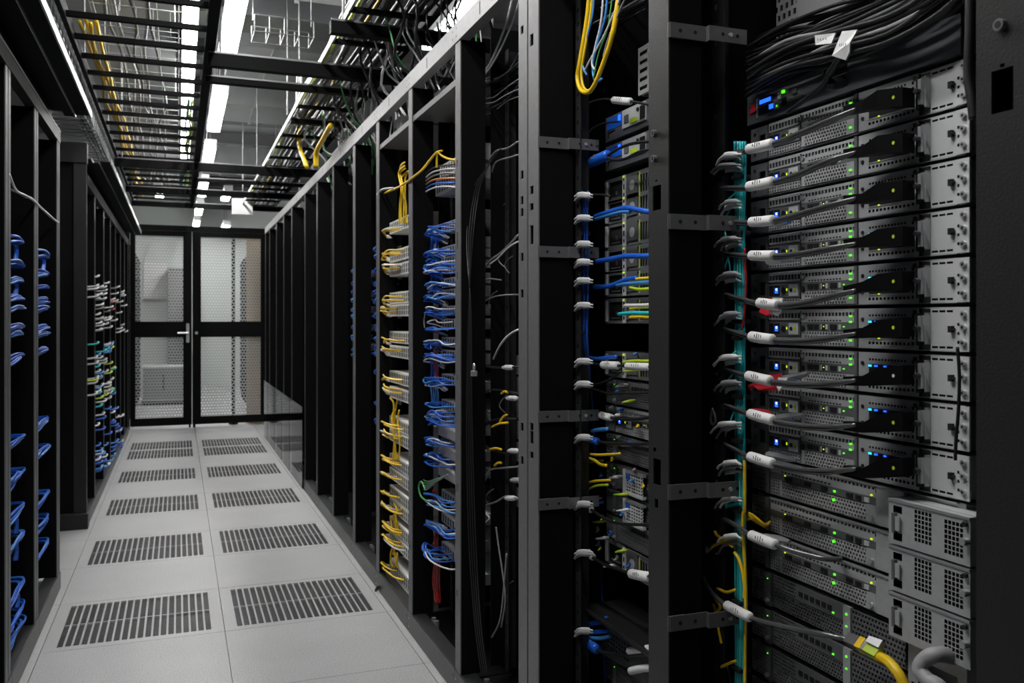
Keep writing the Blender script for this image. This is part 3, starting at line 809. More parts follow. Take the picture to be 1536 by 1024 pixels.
# black cable mass above the appliance
for n in range(34):
    f = n/33
    y0 = 150 - f*85 + R.uniform(-6, 6); X = R.uniform(.92, 1.06)
    pxs = [(1118+R.uniform(0,6), y0+R.uniform(-5,5)), (1180, y0-22-R.uniform(0,16)), (1250, y0-45-f*8+R.uniform(-10,8)), (1330, y0-72-f*10+R.uniform(-8,8)), (1400, y0-112-f*12), (1445, y0-150-f*14)]
    px_cable(pxs, X, R.choice((.0028,.0035,.0042)), 'black_rubber' if n % 6 else 'cable_grey', 'cable in the thick black cable mass sweeping above the charcoal appliance' if n % 6 else 'grey cable in the black cable mass above the charcoal appliance', 'black cable mass' if n % 6 else 'grey cables in the black mass', k=4)
tag_sheet([(1222,53),(1251,49),(1250,63),(1247,65),(1221,67)], .905, 'sleeve_white', 'white paper label wrapped on the black cables, left of the folded one')
tag_sheet([(1263,47),(1284,44),(1277,64),(1274,78),(1266,90),(1250,84)], .895, 'sleeve_white', 'folded white paper label on the cable dropping to the appliance')
px_cable([(1276,55),(1265,75),(1255,92),(1243,110),(1238,122),(1222,138),(1200,155),(1182,168)], [.91,.91,.92,.93,.935,.945,.955,.965], .0042, 'black_rubber', 'black cable running from the folded paper label down to the appliance ports')
px_cable([(1270,60),(1260,85),(1248,105),(1242,121),(1256,124),(1266,122)], [.92,.925,.93,.945,.955,.965], .0050, 'black_rubber', 'black cable bending back into the appliance port recess', plug=.03, plug_r=.010)
px_cable([(1456,-40),(1455,40),(1453,110),(1458,150),(1461,178)], .90, .006, 'black_rubber', 'black cable running down beside the nearest upright')
px_cable([(1436,520),(1439,560),(1438,610),(1434,660),(1433,690)], .965, .0022, 'black_rubber', 'thin black lead hanging over the right ears of the lower grey servers')
px_cable([(1424,45),(1416,50),(1419,75),(1412,88)], .96, .002, 'black_rubber', 'thin black lead over the blank plate of the top servers') if False else None

# ------------------------------------------------------------------ second rack (blue bundle)
YS2 = 1.926
def make_drawer(label, loc):
    t = thing('node_chassis', label, 'server', loc, RR, 'framed node chassis')
    w = .474; h = SH
    MB().box(.01, w-.01, .006, .5, .001, h-.001, 'server_dark').build('chassis', t)
    f = MB().plate(.0, .092, .001, h-.001, [(.020, .088, .008, h-.010)], 0, .004, 'server_dark', 'port_black').box(.018, .09, .005, .008, .006, h-.008, 'void_black')
    f.box(.006, .014, -.005, 0, .006, h-.006, 'plate_light').box(.028, .07, .001, .004, .012, .016, 'steel_grey').box(.05, .055, .001, .004, .020, .030, 'steel_grey')
    f.build('left_bay', t)
    k = MB().plate(.094, .108, .002, h-.002, [(.098,.104,.010,.018),(.098,.104,.026,.038),(.098,.104,.046,.052)], -.004, .003, 'plate_light', 'void_black'); k.build('handle', t)
    g = MB().box(.110, .172, -.001, .005, .002, h-.002, 'server_dark').box(.118, .164, -.004, -.001, .012, h-.012, 'steel_grey')
    g.cyl((.115,-.001,.008), (.115,-.003,.008), .003, 'port_black', 8).cyl((.166,-.001,.054), (.166,-.003,.054), .003, 'port_black', 8).cyl((.141,-.004,.031), (.141,-.0046,.031), .012, 'server_steel', 14)
    g.build('blank_module', t)
    e = MB().plate(.174, .470, .002, h-.002, [(.178+i*.012, .186+i*.012, .01, .05) for i in range(4)], -.003, .003, 'server_dark', 'void_black'); eb = e.build('right_bay', t)
    MB().box(.175, .1775, -.005, -.001, .006, h-.006, 'yellow_green').build('release_tab', eb)
    led(t, .101, .056, 'led_yellow', -.006, .010, .004)
    return t
def z2(y): return P(935, y, XS).z
def make_label_drawer(label, loc):
    t = thing('network_appliance', label, 'appliance', loc, RR)
    MB().box(.004, .47, .003, .5, .001, .061, 'charcoal_face').build('chassis', t, bevel=.001)
    c = MB().plate(.0, .472, .001, .061, [(.012, .05, .010, .024)], 0, .003, 'charcoal_face', 'void_black'); c.build('faceplate', t)
    MB().box(.010, .088, -.0015, .001, .028, .056, 'cable_blue').build('blue_label', t)
    MB().box(.070, .080, -.003, .001, .040, .054, 'led_blue').build('display', t)
    m = MB().box(.092, .20, -.004, .003, .016, .058, 'plate_light').box(.105, .125, -.006, -.003, .026, .044, 'server_dark').box(.135, .165, -.006, -.003, .02, .03, 'yellow_green').box(.18, .2, -.006, -.003, .02, .05, 'port_black')
    m.cyl((.17,-.004,.045), (.17,-.007,.045), .005, 'port_black', 8).build('port_block', t)
    return t
ld = make_label_drawer('charcoal appliance with a blue label, topmost in the blue bundle rack', (XS, YS2, z2(204)))
dup(ld, 'charcoal appliance with a blue label, second in the blue bundle rack', (XS, YS2, z2(249)))
dr = None; nmd = 0
for yb in (303, 335, 372, 410, 446, 487):
    nmd += 1
    lab = f'dark framed chassis with a light handle, {ORD[nmd-1]} under the blue labelled appliances'
    z = z2(yb) + .002
    if dr is None: dr = make_drawer(lab, (XS, YS2, z))
    else: dup(dr, lab, (XS, YS2, z))
rows2 = [(568, 'd'), (610, 'k'), (652, 's'), (694, 'k'), (738, 'k'), (778, 'k'), (818, 'k'), (858, 'd')]
for n, (yb, ty) in enumerate(rows2):
    z = z2(yb) + .001; lab = f'grey server in the lower stack of the blue bundle rack, {ORD[n]} from its top'
    src = {'s': s0, 'd': dr, 'h': h0, 'k': d0}[ty]
    d = dup(src, lab, (XS, YS2, z), 'lower servers of the blue bundle rack')
    if ty == 'h':
        # white faced vent box is seen further left here
        pass
t = thing('vent_box', 'white slotted vent box with a blue sticker, upper of two behind the near upright', 'vent box', (XS-.012, YS2-.118, z2(735)), RR, 'white slotted vent boxes')
vb = MB().perf(.012, .09, .006, .050, 7, 6, -.002, 'plate_light', .72, .55).box(.0, .012, -.004, .006, .0, .056, 'plate_light').box(.012, .092, -.004, .006, .050, .056, 'bright_metal').box(.012, .092, -.004, .006, 0, .006, 'plate_light'); vb.build('slotted_front', t)
MB().box(.016, .030, -.0045, -.002, .036, .048, 'cable_blue').build('blue_sticker', t)
dup(t, 'white slotted vent box with a blue sticker, lower of two behind the near upright', (XS-.012, YS2-.118, z2(778)))
# bottom black shelf + blue lit switch
t = thing('network_switch', 'dark switch with blue cords under a black curved cover, bottom of the blue bundle rack', 'switch', (XS-.02, YS2, z2(990)), RR)
b = MB().box(.004, .46, .003, .5, 0, .10, 'charcoal_face').perf(.05, .16, .02, .085, 8, 6, -.002, 'server_dark', .6, .6).box(.004, .05, -.003, .004, 0, .1, 'charcoal_face').box(.16, .46, -.003, .004, 0, .1, 'server_dark'); b.build('chassis', t)
MB().prism([(-.004,.100),(.47,.100),(.47,.112),(-.004,.112)], -.05, .4, 'black_rubber').build('cover', t, bevel=.004)
led(t, .18, .05, 'led_green', -.005, .008, .012); led(t, .19, .075, 'led_green', -.005, .008, .006)
dup(d0, 'dark vented server under the bottom switch of the blue bundle rack', (XS, YS2, z2(1040)), 'lower servers of the blue bundle rack')

# vertical blue bundle
t = thing('cable_bundle', 'vertical bundle of blue cables beside the rail of the second rack', 'cable bundle', P(875, 1020, .896), 0); o0 = t.location
for j in range(8):
    pts = [P(868.5 + (j % 4)*4.2 + R.uniform(-1.0, 1.0), y, .896 + .005*(j // 4)) - o0 for y in (284 + R.uniform(-8, 12), 330, 372, 425, 470, 505)]
    sp = R.uniform(-4, 10)
    pts += [P(872 + (j % 4)*4 + sp*q, y, X) - o0 for q, (y, X) in enumerate(((550, .92), (640, .97), (760, 1.0), (900, 1.0), (1050, 1.0)))]
    MB().tube(smooth_path(pts, 3), .0019, ('deep_blue', 'cable_blue', 'deep_blue', 'cable_blue', 'deep_blue', 'deep_blue', 'cable_light_blue', 'cable_blue')[j], 6).build('cable', t, smooth=True)
for yy in (300, 350, 403, 455, 498): 
    c = P(875, yy, .899) - o0
    MB().box(c.x-.010, c.x+.012, c.y-.014, c.y+.014, c.z-.004, c.z+.004, 'black_rubber').build('strap', t)
S2 = 'cables of the blue bundle rack'
c2 = [
 ([(872,163),(888,153),(905,149),(921,150),(946,152),(975,157),(1000,158)], .0030, 'black_rubber', 'black cable with a white sleeve at the top of the blue bundle rack', [((920,150),(946,152),.0085,'sleeve_white')]),
 ([(928,182),(905,185),(888,194),(882,206),(885,215),(897,218)], .0022, 'black_rubber', 'thin black cable loop in front of the top blue label', []),
 ([(878,247),(896,239),(914,231),(930,222),(950,215),(985,211)], .0036, 'black_rubber', 'black cable with a thick blue sleeve under the second blue label', [((880,246),(912,232),.0125,'cable_blue')]),
 ([(910,236),(925,240),(940,237),(958,228),(985,222)], .0032, 'black_rubber', 'black cable looping out of the thick blue sleeve', []),
 ([(868,296),(884,293),(900,292),(915,294)], .0030, 'black_rubber', 'black cable crossing the blue bundle at its top', []),
 ([(893,325),(910,319),(928,314),(942,312),(975,318)], .0060, 'cable_blue', 'blue cord pair with a black plug under the first framed chassis', []),
 ([(893,328),(912,323),(930,318),(945,317)], .0050, 'cable_light_blue', 'lighter blue cord below the blue cord pair', []),
 ([(895,392),(912,389),(928,386),(940,384),(980,384)], .0060, 'cable_blue', 'blue cord with a dark connector, middle of the framed chassis stack', []),
 ([(892,430),(905,430),(920,427),(940,419),(955,417)], .0055, 'cable_blue', 'blue cord dipping in front of the lower framed chassis', []),
 ([(926,427),(945,425),(975,423),(1000,421)], .0050, 'cable_light_blue', 'light blue cord running behind the near upright, mid height', []),
 ([(945,420),(960,418),(985,416)], .0036, 'cable_yellow', 'yellow cord above the light blue cord', []),
 ([(945,431),(960,434),(985,432)], .0036, 'yellow_green', 'yellow green cord below the light blue cord', []),
 ([(938,458),(955,458),(985,457)], .0042, 'cable_white', 'white cord above the teal cord at the lowest framed chassis', []),
 ([(945,463),(960,461),(985,460)], .0030, 'cable_yellow', 'yellow cord under the white cord at the lowest framed chassis', []),
 ([(928,471),(950,469),(985,470)], .0042, 'cable_teal', 'teal cord at the lowest framed chassis', []),
 ([(945,476),(962,475),(985,477)], .0034, 'cable_yellow', 'yellow cord under the teal cord', []),
 ([(848,512),(852,525),(864,536),(884,544),(904,547),(927,548),(945,549),(985,550)], .0032, 'black_rubber', 'black cable with a long white sleeve below the black gap', [((904,547),(927,548),.0095,'sleeve_white'),((940,549),(975,550),.0085,'sleeve_white')]),
 ([(880,536),(895,538),(912,536),(925,535)], .0050, 'cable_blue', 'short blue cord just above the long white sleeve', []),
 ([(935,543),(955,541),(985,542)], .0034, 'yellow_green', 'yellow green cord above the long white sleeve', []),
 ([(857,568),(864,574),(880,577),(900,575),(918,567),(932,557)], .0030, 'black_rubber', 'black cable rising to the long white sleeve', [((856,567),(868,575),.0070,'sleeve_white')]),
 ([(878,580),(895,585),(912,590),(940,590),(985,588)], .0030, 'black_rubber', 'black cable sagging under the rising black cable', []),
 ([(880,541),(862,547),(852,560),(848,575),(860,583),(875,581)], .0022, 'cable_grey', 'thin grey cable curling left of the blue bundle', []),
 ([(900,622),(917,626),(935,629),(960,628),(985,624)], .0036, 'black_rubber', 'black cable with a short white sleeve mid lower stack', [((901,622),(917,626),.0085,'sleeve_white')]),
 ([(860,651),(876,656),(897,662),(920,665),(950,666),(985,664)], .0036, 'black_rubber', 'black cable with a blue sleeve beside the third strap bracket', [((877,656),(897,662),.0085,'cable_blue')]),
 ([(888,646),(900,644),(912,643)], .0046, 'cable_light_blue', 'light blue plug above the blue sleeve', []),
 ([(886,681),(900,682),(920,681),(930,680)], .0030, 'cable_yellow', 'yellow cord lying above the upper white vent box', []),
 ([(884,687),(892,690),(900,696),(910,698)], .0036, 'cable_yellow', 'bent yellow cord left of the upper white vent box', []),
 ([(882,724),(895,721),(915,720)], .0030, 'cable_yellow', 'yellow cord left of the lower white vent box', []),
 ([(876,740),(884,733),(896,728),(912,727)], .0030, 'yellow_green', 'yellow green cord bent toward the lower white vent box', []),
 ([(867,748),(878,756),(887,764),(905,776),(930,785),(985,787)], .0036, 'black_rubber', 'black cable with a white sleeve below the vent boxes', [((878,755),(887,765),.0085,'sleeve_white')]),
 ([(843,690),(846,740),(850,795),(864,818),(880,826),(890,836),(906,846),(928,854),(948,860),(985,866)], .0040, 'black_rubber', 'long black cable with white sleeves sweeping down to the last server', [((880,826),(890,836),.0085,'sleeve_white'),((946,860),(974,865),.0105,'sleeve_white')]),
 ([(846,640),(842,665),(850,688),(866,700)], .0030, 'cable_grey', 'thin grey cable bending at the third strap bracket', []),
 ([(852,870),(853,900),(856,925),(864,945),(880,968),(898,976),(930,982),(985,981)], .0036, 'black_rubber', 'black cable with a thick blue wrap low in the blue bundle rack', [((863,946),(896,974),.0135,'cable_blue')]),
 ([(896,974),(915,985),(935,998),(960,1006),(985,1010)], .0032, 'black_rubber', 'black cable leaving the thick blue wrap downward', []),
 ([(880,936),(895,932),(910,929)], .0080, 'cable_blue', 'thick blue plug above the blue wrap', []),
 ([(872,948),(890,948),(912,945)], .0050, 'cable_blue', 'blue cord just above the blue wrap', []),
 ([(880,955),(900,957),(916,953)], .0046, 'cable_light_blue', 'light blue cord beside the blue wrap', []),
 ([(944,976),(960,974),(985,972)], .0085, 'sleeve_white', 'white plug body right of the blue wrap', []),
 ([(946,1006),(960,1003),(985,1001)], .0085, 'sleeve_white', 'lower white plug body right of the blue wrap', []),
]
for pxs, r, m, lab, sl in c2:
    Xq = [.93]*len(pxs)
    if pxs[-1][0] >= 970: pxs = pxs + [(pxs[-1][0]+14, pxs[-1][1]), (pxs[-1][0]+22, pxs[-1][1])]; Xq += [.955, .99]
    px_cable(pxs, Xq, r, m, lab, S2, sleeves=sl)
for n, yy in enumerate((292, 326, 365, 392, 420, 457, 541, 575, 655, 755, 828, 945)):
    for q in range(2):
        y = yy + q*4
        pts = [P(x, y+dy, .884-.004*q) for (x, dy) in ((889,0),(880,-1),(870,-1),(862,3+q*2))]; p0 = pts[0].copy()
        path = smooth_path([p-p0 for p in pts], 4); L = len(path)
        o = MB().tube(path, [.002 if s < 3 else (.0055 if s < L*.7 else .0032) for s in range(L)], 'grey_plastic' if q else 'cable_white', 6).build('cable_connector', loc=p0, smooth=True)
        tag(o, f'pale connector crossing the blue bundle, in the {ORD[n]} pair from the top', 'connector', f'{ORD[n]} connector pair on the blue bundle')
clut = [('cable_white','white'),('cable_light_blue','light blue'),('cable_yellow','yellow'),('yellow_green','yellow green'),('grey_plastic','grey'),('cable_blue','blue')]
for n in range(44):
    m, c = clut[n % 6]
    x = R.uniform(896, 966); y = 532 + (n*7.6) % 325 + R.uniform(-4, 4)
    a = P(x, y, .972); L = R.uniform(.010, .03)
    o = MB().tube([V(0,0,0), V(-.004,-L*.3,0), V(-.012,-L,.002), V(-.022,-L*1.3,.0)] if n % 3 else [V(0,0,0), V(-.012,0,0), V(-.02,.006,-.002), V(-.024,L,-.006)], [.0036,.0042,.0030,.0022], m, 6).build('small_plug', loc=a, smooth=True)
    tag(o, f'small {c} plug in the lower servers of the blue bundle rack', 'plug', f'small {c} plugs of the lower stack')
# yellow, white and blue loop hanging at the top of the second rack
hang = [([(886,-30),(880,30),(870,90),(866,115),(870,133),(880,139),(890,130),(905,95),(922,40),(930,-20)], .0052, 'cable_yellow', 'thick yellow cable loop hanging at the top of the blue bundle rack'),
        ([(890,-30),(886,20),(877,75),(872,110),(876,132),(886,134),(897,112),(915,60),(926,0)], .0034, 'cable_yellow', 'thinner yellow cable loop inside the thick one'),
        ([(892,-30),(889,20),(880,60),(874,95),(880,112)], .0026, 'cable_light_blue', 'pale blue cord hanging inside the yellow loop'),
        ([(906,-30),(902,30),(893,70),(888,95),(893,105)], .0026, 'cable_white', 'white cord hanging inside the yellow loop'),
        ([(912,-30),(908,25),(896,65),(889,100),(893,122),(903,118)], .0026, 'cable_light_blue', 'pale blue cord bending at the bottom of the yellow loop'),
        ([(936,-20),(925,10),(905,55),(885,90),(876,108)], .0022, 'cable_white', 'thin white cord slanting across the yellow loop'),
        ([(942,-10),(930,15),(912,60),(905,85)], .0022, 'cable_grey', 'thin grey cord slanting right of the yellow loop'),
        ([(920,-20),(912,40),(898,80),(890,118)], .0018, 'cable_green', 'thin green cord inside the yellow loop')]
for pxs, r, m, lab in hang: px_cable(pxs, [.87 + .004*R.random() for _ in pxs], r, m, lab, 'cords of the hanging yellow loop')
for n in range(14):
    yy = R.uniform(-30, 60)
    px_cable([(800+R.uniform(-6,10), yy+60), (850, yy+25+R.uniform(-8,8)), (900, yy+R.uniform(-8,8)), (968, yy-40)], R.uniform(.93, 1.02), R.choice((.002,.003)), 'black_rubber' if n % 3 else 'cable_grey', 'black cable crossing the dark top of the blue bundle rack' if n % 3 else 'grey cable crossing the dark top of the blue bundle rack', 'black top cables' if n % 3 else 'grey top cables', k=4)
t = thing('perforated_unit', 'small light slotted unit hanging behind the yellow cable loop', 'unit', (1.0, YS2-.13, P(945, 150, 1.0).z), RR)
MB().plate(0, .05, 0, .11, [(.008,.042,.01+i*.02,.018+i*.02) for i in range(5)], 0, .003, 'server_steel', 'void_black').box(0, .05, .01, .2, 0, .11, 'server_dark').build('slotted_front', t)

# ------------------------------------------------------------------ third rack: drop cables
for n in range(4):
    px_cable([(752-n*1.5,222+n*2),(735-n*2,244+n*3),(719-n*3,285),(709-n*3,360),(703+n*1.2,470),(700+n*2.6,620),(703+n*3.4,800),(712+n*3,930),(722+n*3,1010)], [.86,.85,.83,.805,.797,.797,.80,.81,.82], .0017, 'black_cable', 'long dark cable hanging in a curve down the third rack', 'long dark drop cables')
t3 = [([(773,-20),(768,0),(757,42),(735,95),(712,128),(697,140),(694,137),(698,112)], .0036, 'cable_white', 'pale cable looping up to the ceiling beside the double upright'),
      ([(779,0),(770,30),(745,85),(722,118),(700,140)], .0030, 'cable_white', 'second pale cable beside the ceiling loop'),
      ([(722,10),(716,40),(714,70),(715,98)], .0028, 'cable_green', 'green cable hanging from the header beam in the third rack'),
      ([(714,15),(720,45),(722,70),(719,100)], .0022, 'cable_white', 'thin pale cable beside the hanging green cable'),
      ([(778,232),(765,236),(750,240),(742,246),(738,258)], .0026, 'cable_grey', 'grey cable at the top of the third rack rail'),
      ([(778,212),(762,222),(745,226),(733,240)], .0026, 'cable_grey', 'upper grey cable at the third rack rail'),
      ([(778,352),(765,366),(750,380),(738,388),(730,398)], .0030, 'cable_grey', 'grey cable reaching from the double upright, upper mid height'),
      ([(778,362),(762,372),(748,386),(735,396)], .0024, 'cable_white', 'pale cable reaching from the double upright, upper mid height'),
      ([(730,395),(724,415),(722,420),(735,418),(752,420)], .0022, 'cable_grey', 'grey cable bent in a hook above mid height'),
      ([(765,442),(745,444),(730,450),(722,458)], .0022, 'cable_grey', 'thin grey cable at mid height of the third rack'),
      ([(778,494),(764,502),(752,515),(740,538)], .0030, 'cable_white', 'pale cable dropping at mid height of the third rack'),
      ([(778,550),(760,551),(745,551),(730,549)], .0030, 'black_rubber', 'black cable with a white sleeve at mid height of the third rack'),
      ([(778,590),(750,585),(735,585),(726,592),(723,605),(732,618)], .0026, 'black_rubber', 'black cable curling in the third rack, below the white sleeve'),
      ([(770,628),(748,628),(732,634),(723,648),(726,665),(742,676),(765,681)], .0026, 'black_rubber', 'black cable in a big loop in the third rack'),
      ([(775,700),(752,702),(735,705),(728,720),(724,735)], .0026, 'cable_grey', 'grey cable hooked in the lower third rack'),
      ([(778,748),(760,744),(745,752),(728,758)], .0030, 'cable_grey', 'grey cable ending in a white plug, lower third rack'),
      ([(720,776),(718,784),(726,784),(734,778),(730,772),(722,774)], .0026, 'cable_white', 'small pale ring of cable in the lower third rack'),
      ([(744,790),(748,820),(754,860),(758,900),(752,940)], .0026, 'cable_grey', 'grey cable hanging near the bottom of the third rack'),
      ([(760,830),(756,880),(750,930),(738,955)], .0030, 'cable_grey', 'grey braided cable near the bottom of the third rack')]
for pxs, r, m, lab in t3:
    Xq = [.87]*len(pxs)
    if pxs[0][0] >= 765 and pxs[0][1] > 150: pxs = [(800, pxs[0][1]), (790, pxs[0][1])] + pxs; Xq = [.99, .93] + Xq
    px_cable(pxs, Xq, r, m, lab, 'loose cables of the third rack')
for n, (x, y, m, lab) in enumerate(((760,551,'cable_white','white plug at mid height of the third rack'),(766,597,'cable_white','white plug below the curling black cable'),(768,676,'cable_white','white plug at the end of the big cable loop'),(764,747,'cable_white','white plug low in the third rack'),(772,720,'grey_plastic','round grey plug low in the third rack'))):
    a = P(x-6, y, .868); b = P(x+10, y, .868)
    tag(MB().tube([V(0,0,0), (b-a)*.3, (b-a)*.8, b-a], [.004, .0075, .0075, .005], m, 8).build('cable_connector', loc=a, smooth=True), lab, 'connector', 'plugs in the third rack')
for n, (x0,y0,x1,y1) in enumerate(((750,632,760,622),(738,640,762,634),(752,590,762,588),(735,674,752,674),(742,698,752,694))):
    px_cable([(x0,y0),((x0+x1)/2,(y0+y1)/2-2),(x1,y1)], .866, .0034, 'cable_yellow', f'short yellow cord in the third rack, {ORD[[1,2,0,3,4][n]]} from the top', 'yellow cords in the third rack')
for n in range(26):
    y = R.uniform(95, 150)
    px_cable([(778+R.uniform(0,4), y-R.uniform(0,30)), (760, y+4), (740, y+12+R.uniform(0,8)), (724, y+20+R.uniform(-4,4)), (716, y+14)], R.uniform(.86, .98), .0018, 'black_rubber' if n % 4 else 'cable_grey', 'thin black cable in the sagging bunch at the top of the third rack' if n % 4 else 'thin grey cable in the sagging bunch at the top of the third rack', 'sagging black bunch' if n % 4 else 'sagging grey bunch', k=4, name='patch_cable')
for n in range(12):
    x = R.uniform(708, 772); y = R.choice((235, 300, 380, 440, 600, 690, 730, 870)) + R.uniform(-10, 10)
    px_cable([(x, y), (x-8, y+6), (x-12, y+16), (x-10+R.uniform(-4,8), y+26)], R.uniform(.87, .95), .0016, 'cable_grey', 'wisp of thin grey cable in the dark third rack', 'wisps of grey cable in the third rack', name='patch_cable')
YS3 = 2.49
for n, yy in enumerate((560, 590, 622, 654, 686, 718, 752)):
    dup(d0 if n % 2 else s0, f'server almost hidden behind the double upright, {ORD[n]} from the top', (.965, YS3, P(760, yy, .965).z), 'hidden servers of the third rack')
t = thing('padlock', 'small steel padlock hanging on the side of the third rack', 'padlock', P(711, 562, .80))
MB().box(-.008, .008, -.008, .008, -.004, .012, 'bright_metal').build('body', t, bevel=.002)
MB().tube(smooth_path([V(0,-.006,.012), V(0,-.006,.026), V(0,0,.032), V(0,.006,.026), V(0,.006,.012)], 4), .0022, 'bright_metal', 6).build('shackle', t)

# ------------------------------------------------------------------ fourth rack: blue cords and grey switches
def make_switch(label, loc, h=.044, m='server_steel', name='network_switch', grp='switches of the blue cord rack', w=.45):
    t = thing(name, label, 'switch', loc, RR, grp)
    MB().box(0, w, .004, .42, 0, h, m).build('chassis', t, bevel=.001)
    f = MB().box(.0, w, 0, .004, 0, h, m)
    for i in range(14): f.box(.018+i*.030, .018+i*.030+.013, -.001, .002, h*.52, h*.86, 'port_black').box(.018+i*.030, .018+i*.030+.013, -.001, .002, h*.14, h*.46, 'port_black')
    f.build('port_panel', t)
    return t
X4, Y4 = .885, 3.03
def z4(y): return P(660, y, .86).z
cl4 = [342, 378, 394, 405, 426, 443, 468, 487, 515, 534, 571, 610, 629, 663, 686, 748, 783, 828]
sw4 = None
for n, y in enumerate(cl4):
    lab = f'grey switch of the blue cord rack, {ORD[n]} from the top'
    z = z4(y) - .012
    if sw4 is None: sw4 = make_switch(lab, (X4, Y4, z), .034)
    else: dup(sw4, lab, (X4, Y4, z))
BL = ['cable_blue', 'cable_light_blue', 'cable_blue', 'cable_white', 'cable_blue']
for n, y in enumerate(cl4):
    z = z4(y)
    for q in range(6):
        yp = R.uniform(2.76, 2.99); tip = 3.03 + R.uniform(-.05, .016); dz = R.uniform(-.017, .012)
        big = n == 17
        m = BL[q % 5] if n != 15 else R.choice(BL)
        pts = [V(.888, yp, z+dz), V(.85+R.uniform(-.02,.01), yp+.02, z+dz-R.uniform(-.006,.008)), V(.815+R.uniform(0,.03), min(tip-.04, yp+.10), z+dz+R.uniform(-.012,.012)), V(.822, tip, z+dz+R.uniform(-.010,.004)), V(.862, tip+.018, z+dz-.012), V(.90, tip+.01, z+dz-.03)]
        if big: pts[3].z += .012; pts[2].x -= .012
        col = {'cable_blue':'blue','cable_light_blue':'light blue','cable_white':'white'}[m]
        cord(pts, .0027, m, f'{col} patch cord looped out of the {ORD[n]} switch from the top, blue cord rack', f'{col} cords of the {ORD[n]} switch', plug=.018, plug_m='sleeve_white' if q % 2 else 'port_black', k=4)
for n, (ya, yb, m, c) in enumerate(((346,374,'cable_blue','blue'),(400,432,'cable_blue','blue'),(538,570,'cable_blue','blue'),(575,608,'cable_light_blue','light blue'))):
    for q in range(4):
        x = 646 + q*3.2
        px_cable([(x, ya), (x+1.5, (ya+yb)/2), (x+R.uniform(-1,3), yb)], .85+.008*q, .0030, m, f'{c} cord hanging vertically between switches, {ORD[n]} bunch from the top of its rack', f'{ORD[n]} vertical blue bunch', name='patch_cable')
for n, (ya, yb, xx) in enumerate(((470,500,654),(520,568,654),(735,760,650),(790,825,648),(838,905,652))):
    for q in range(2 if n < 3 else 4):
        px_cable([(xx+q*2.6, ya), (xx-3+q*3.4, (ya+yb)/2), (xx+2+q*2.2, yb)], .86+.006*q, .0026, 'cable_red', f'red cord hanging in the blue cord rack, {ORD[n]} stretch from the top', f'{ORD[n]} red stretch')
# top shelf device in rack four
t = make_switch('light grey device tilted on the top of the blue cord rack, yellow cable above it', (.86, 3.02, P(660, 292, .86).z), .06, 'plate_light', 'network_device', 'devices high in the blue cord rack')
t = make_switch('second light grey device under the tilted one, blue cord rack', (.87, 3.0, P(660, 268, .86).z), .05, 'plate_light', 'network_device', 'devices high in the blue cord rack')
px_cable([(683,240),(672,238),(662,233),(656,228),(645,240),(633,255),(622,264),(610,273),(595,282),(580,288),(572,294)], [.86,.85,.84,.83,.82,.80,.785,.785,.80,.81,.82], .0042, 'cable_yellow', 'yellow cable arching from the blue cord rack to the white switch rack')
px_cable([(655,252),(656,230),(663,226)], .835, .0036, 'cable_yellow', 'short yellow cable rising under the arching one')
for n, (m, c) in enumerate((('black_rubber','black'),('cable_white','white'),('cable_grey','grey'),('cable_orange','orange'),('cable_blue','blue'),('cable_white','second white'))):
    px_cable([(683,246+n*7),(668,247+n*7+R.uniform(-3,3)),(650,252+n*6),(636,264+n*5),(630,272+n*4)], .84, .0032, m, f'{c} cord on the tilted device at the top of the blue cord rack', 'cords on the tilted device')
px_cable([(638,470),(636,480),(637,492)], .8, .002, 'cable_grey', 'thin grey lead at the left of the blue cord rack')
px_cable([(638,735),(632,722),(628,730),(632,745),(642,752)], .805, .0030, 'cable_green', 'green grey cord knot at the edge of the blue cord rack')
for n in range(5):
    px_cable([(672,712),(655,718+n),(640,722+n*3),(632,716+n*4)], .83, .0028, 'cable_green' if n % 2 else 'cable_grey', ('green' if n % 2 else 'grey') + ' cord fanned out between the lower switches of the blue cord rack', ('green' if n % 2 else 'grey') + ' fan of cords')
# clear-ish sloped covers on lower switches
for n, yy in enumerate((640, 668, 700)):
    a = P(662, yy+12, .875)
    t = thing('switch_cover', f'sloped pale plastic cover over the lower blue cord switches, {["upper","middle","lower"][n]} one', 'cover', (a.x, a.y, a.z), RR, 'pale switch covers')
    MB().prism([(0,0),(.3,-.0),(.3,.03),(.04,.045),(.01,.045),(0,.03)], -.012, .05, 'grey_plastic').build('shell', t, bevel=.004)

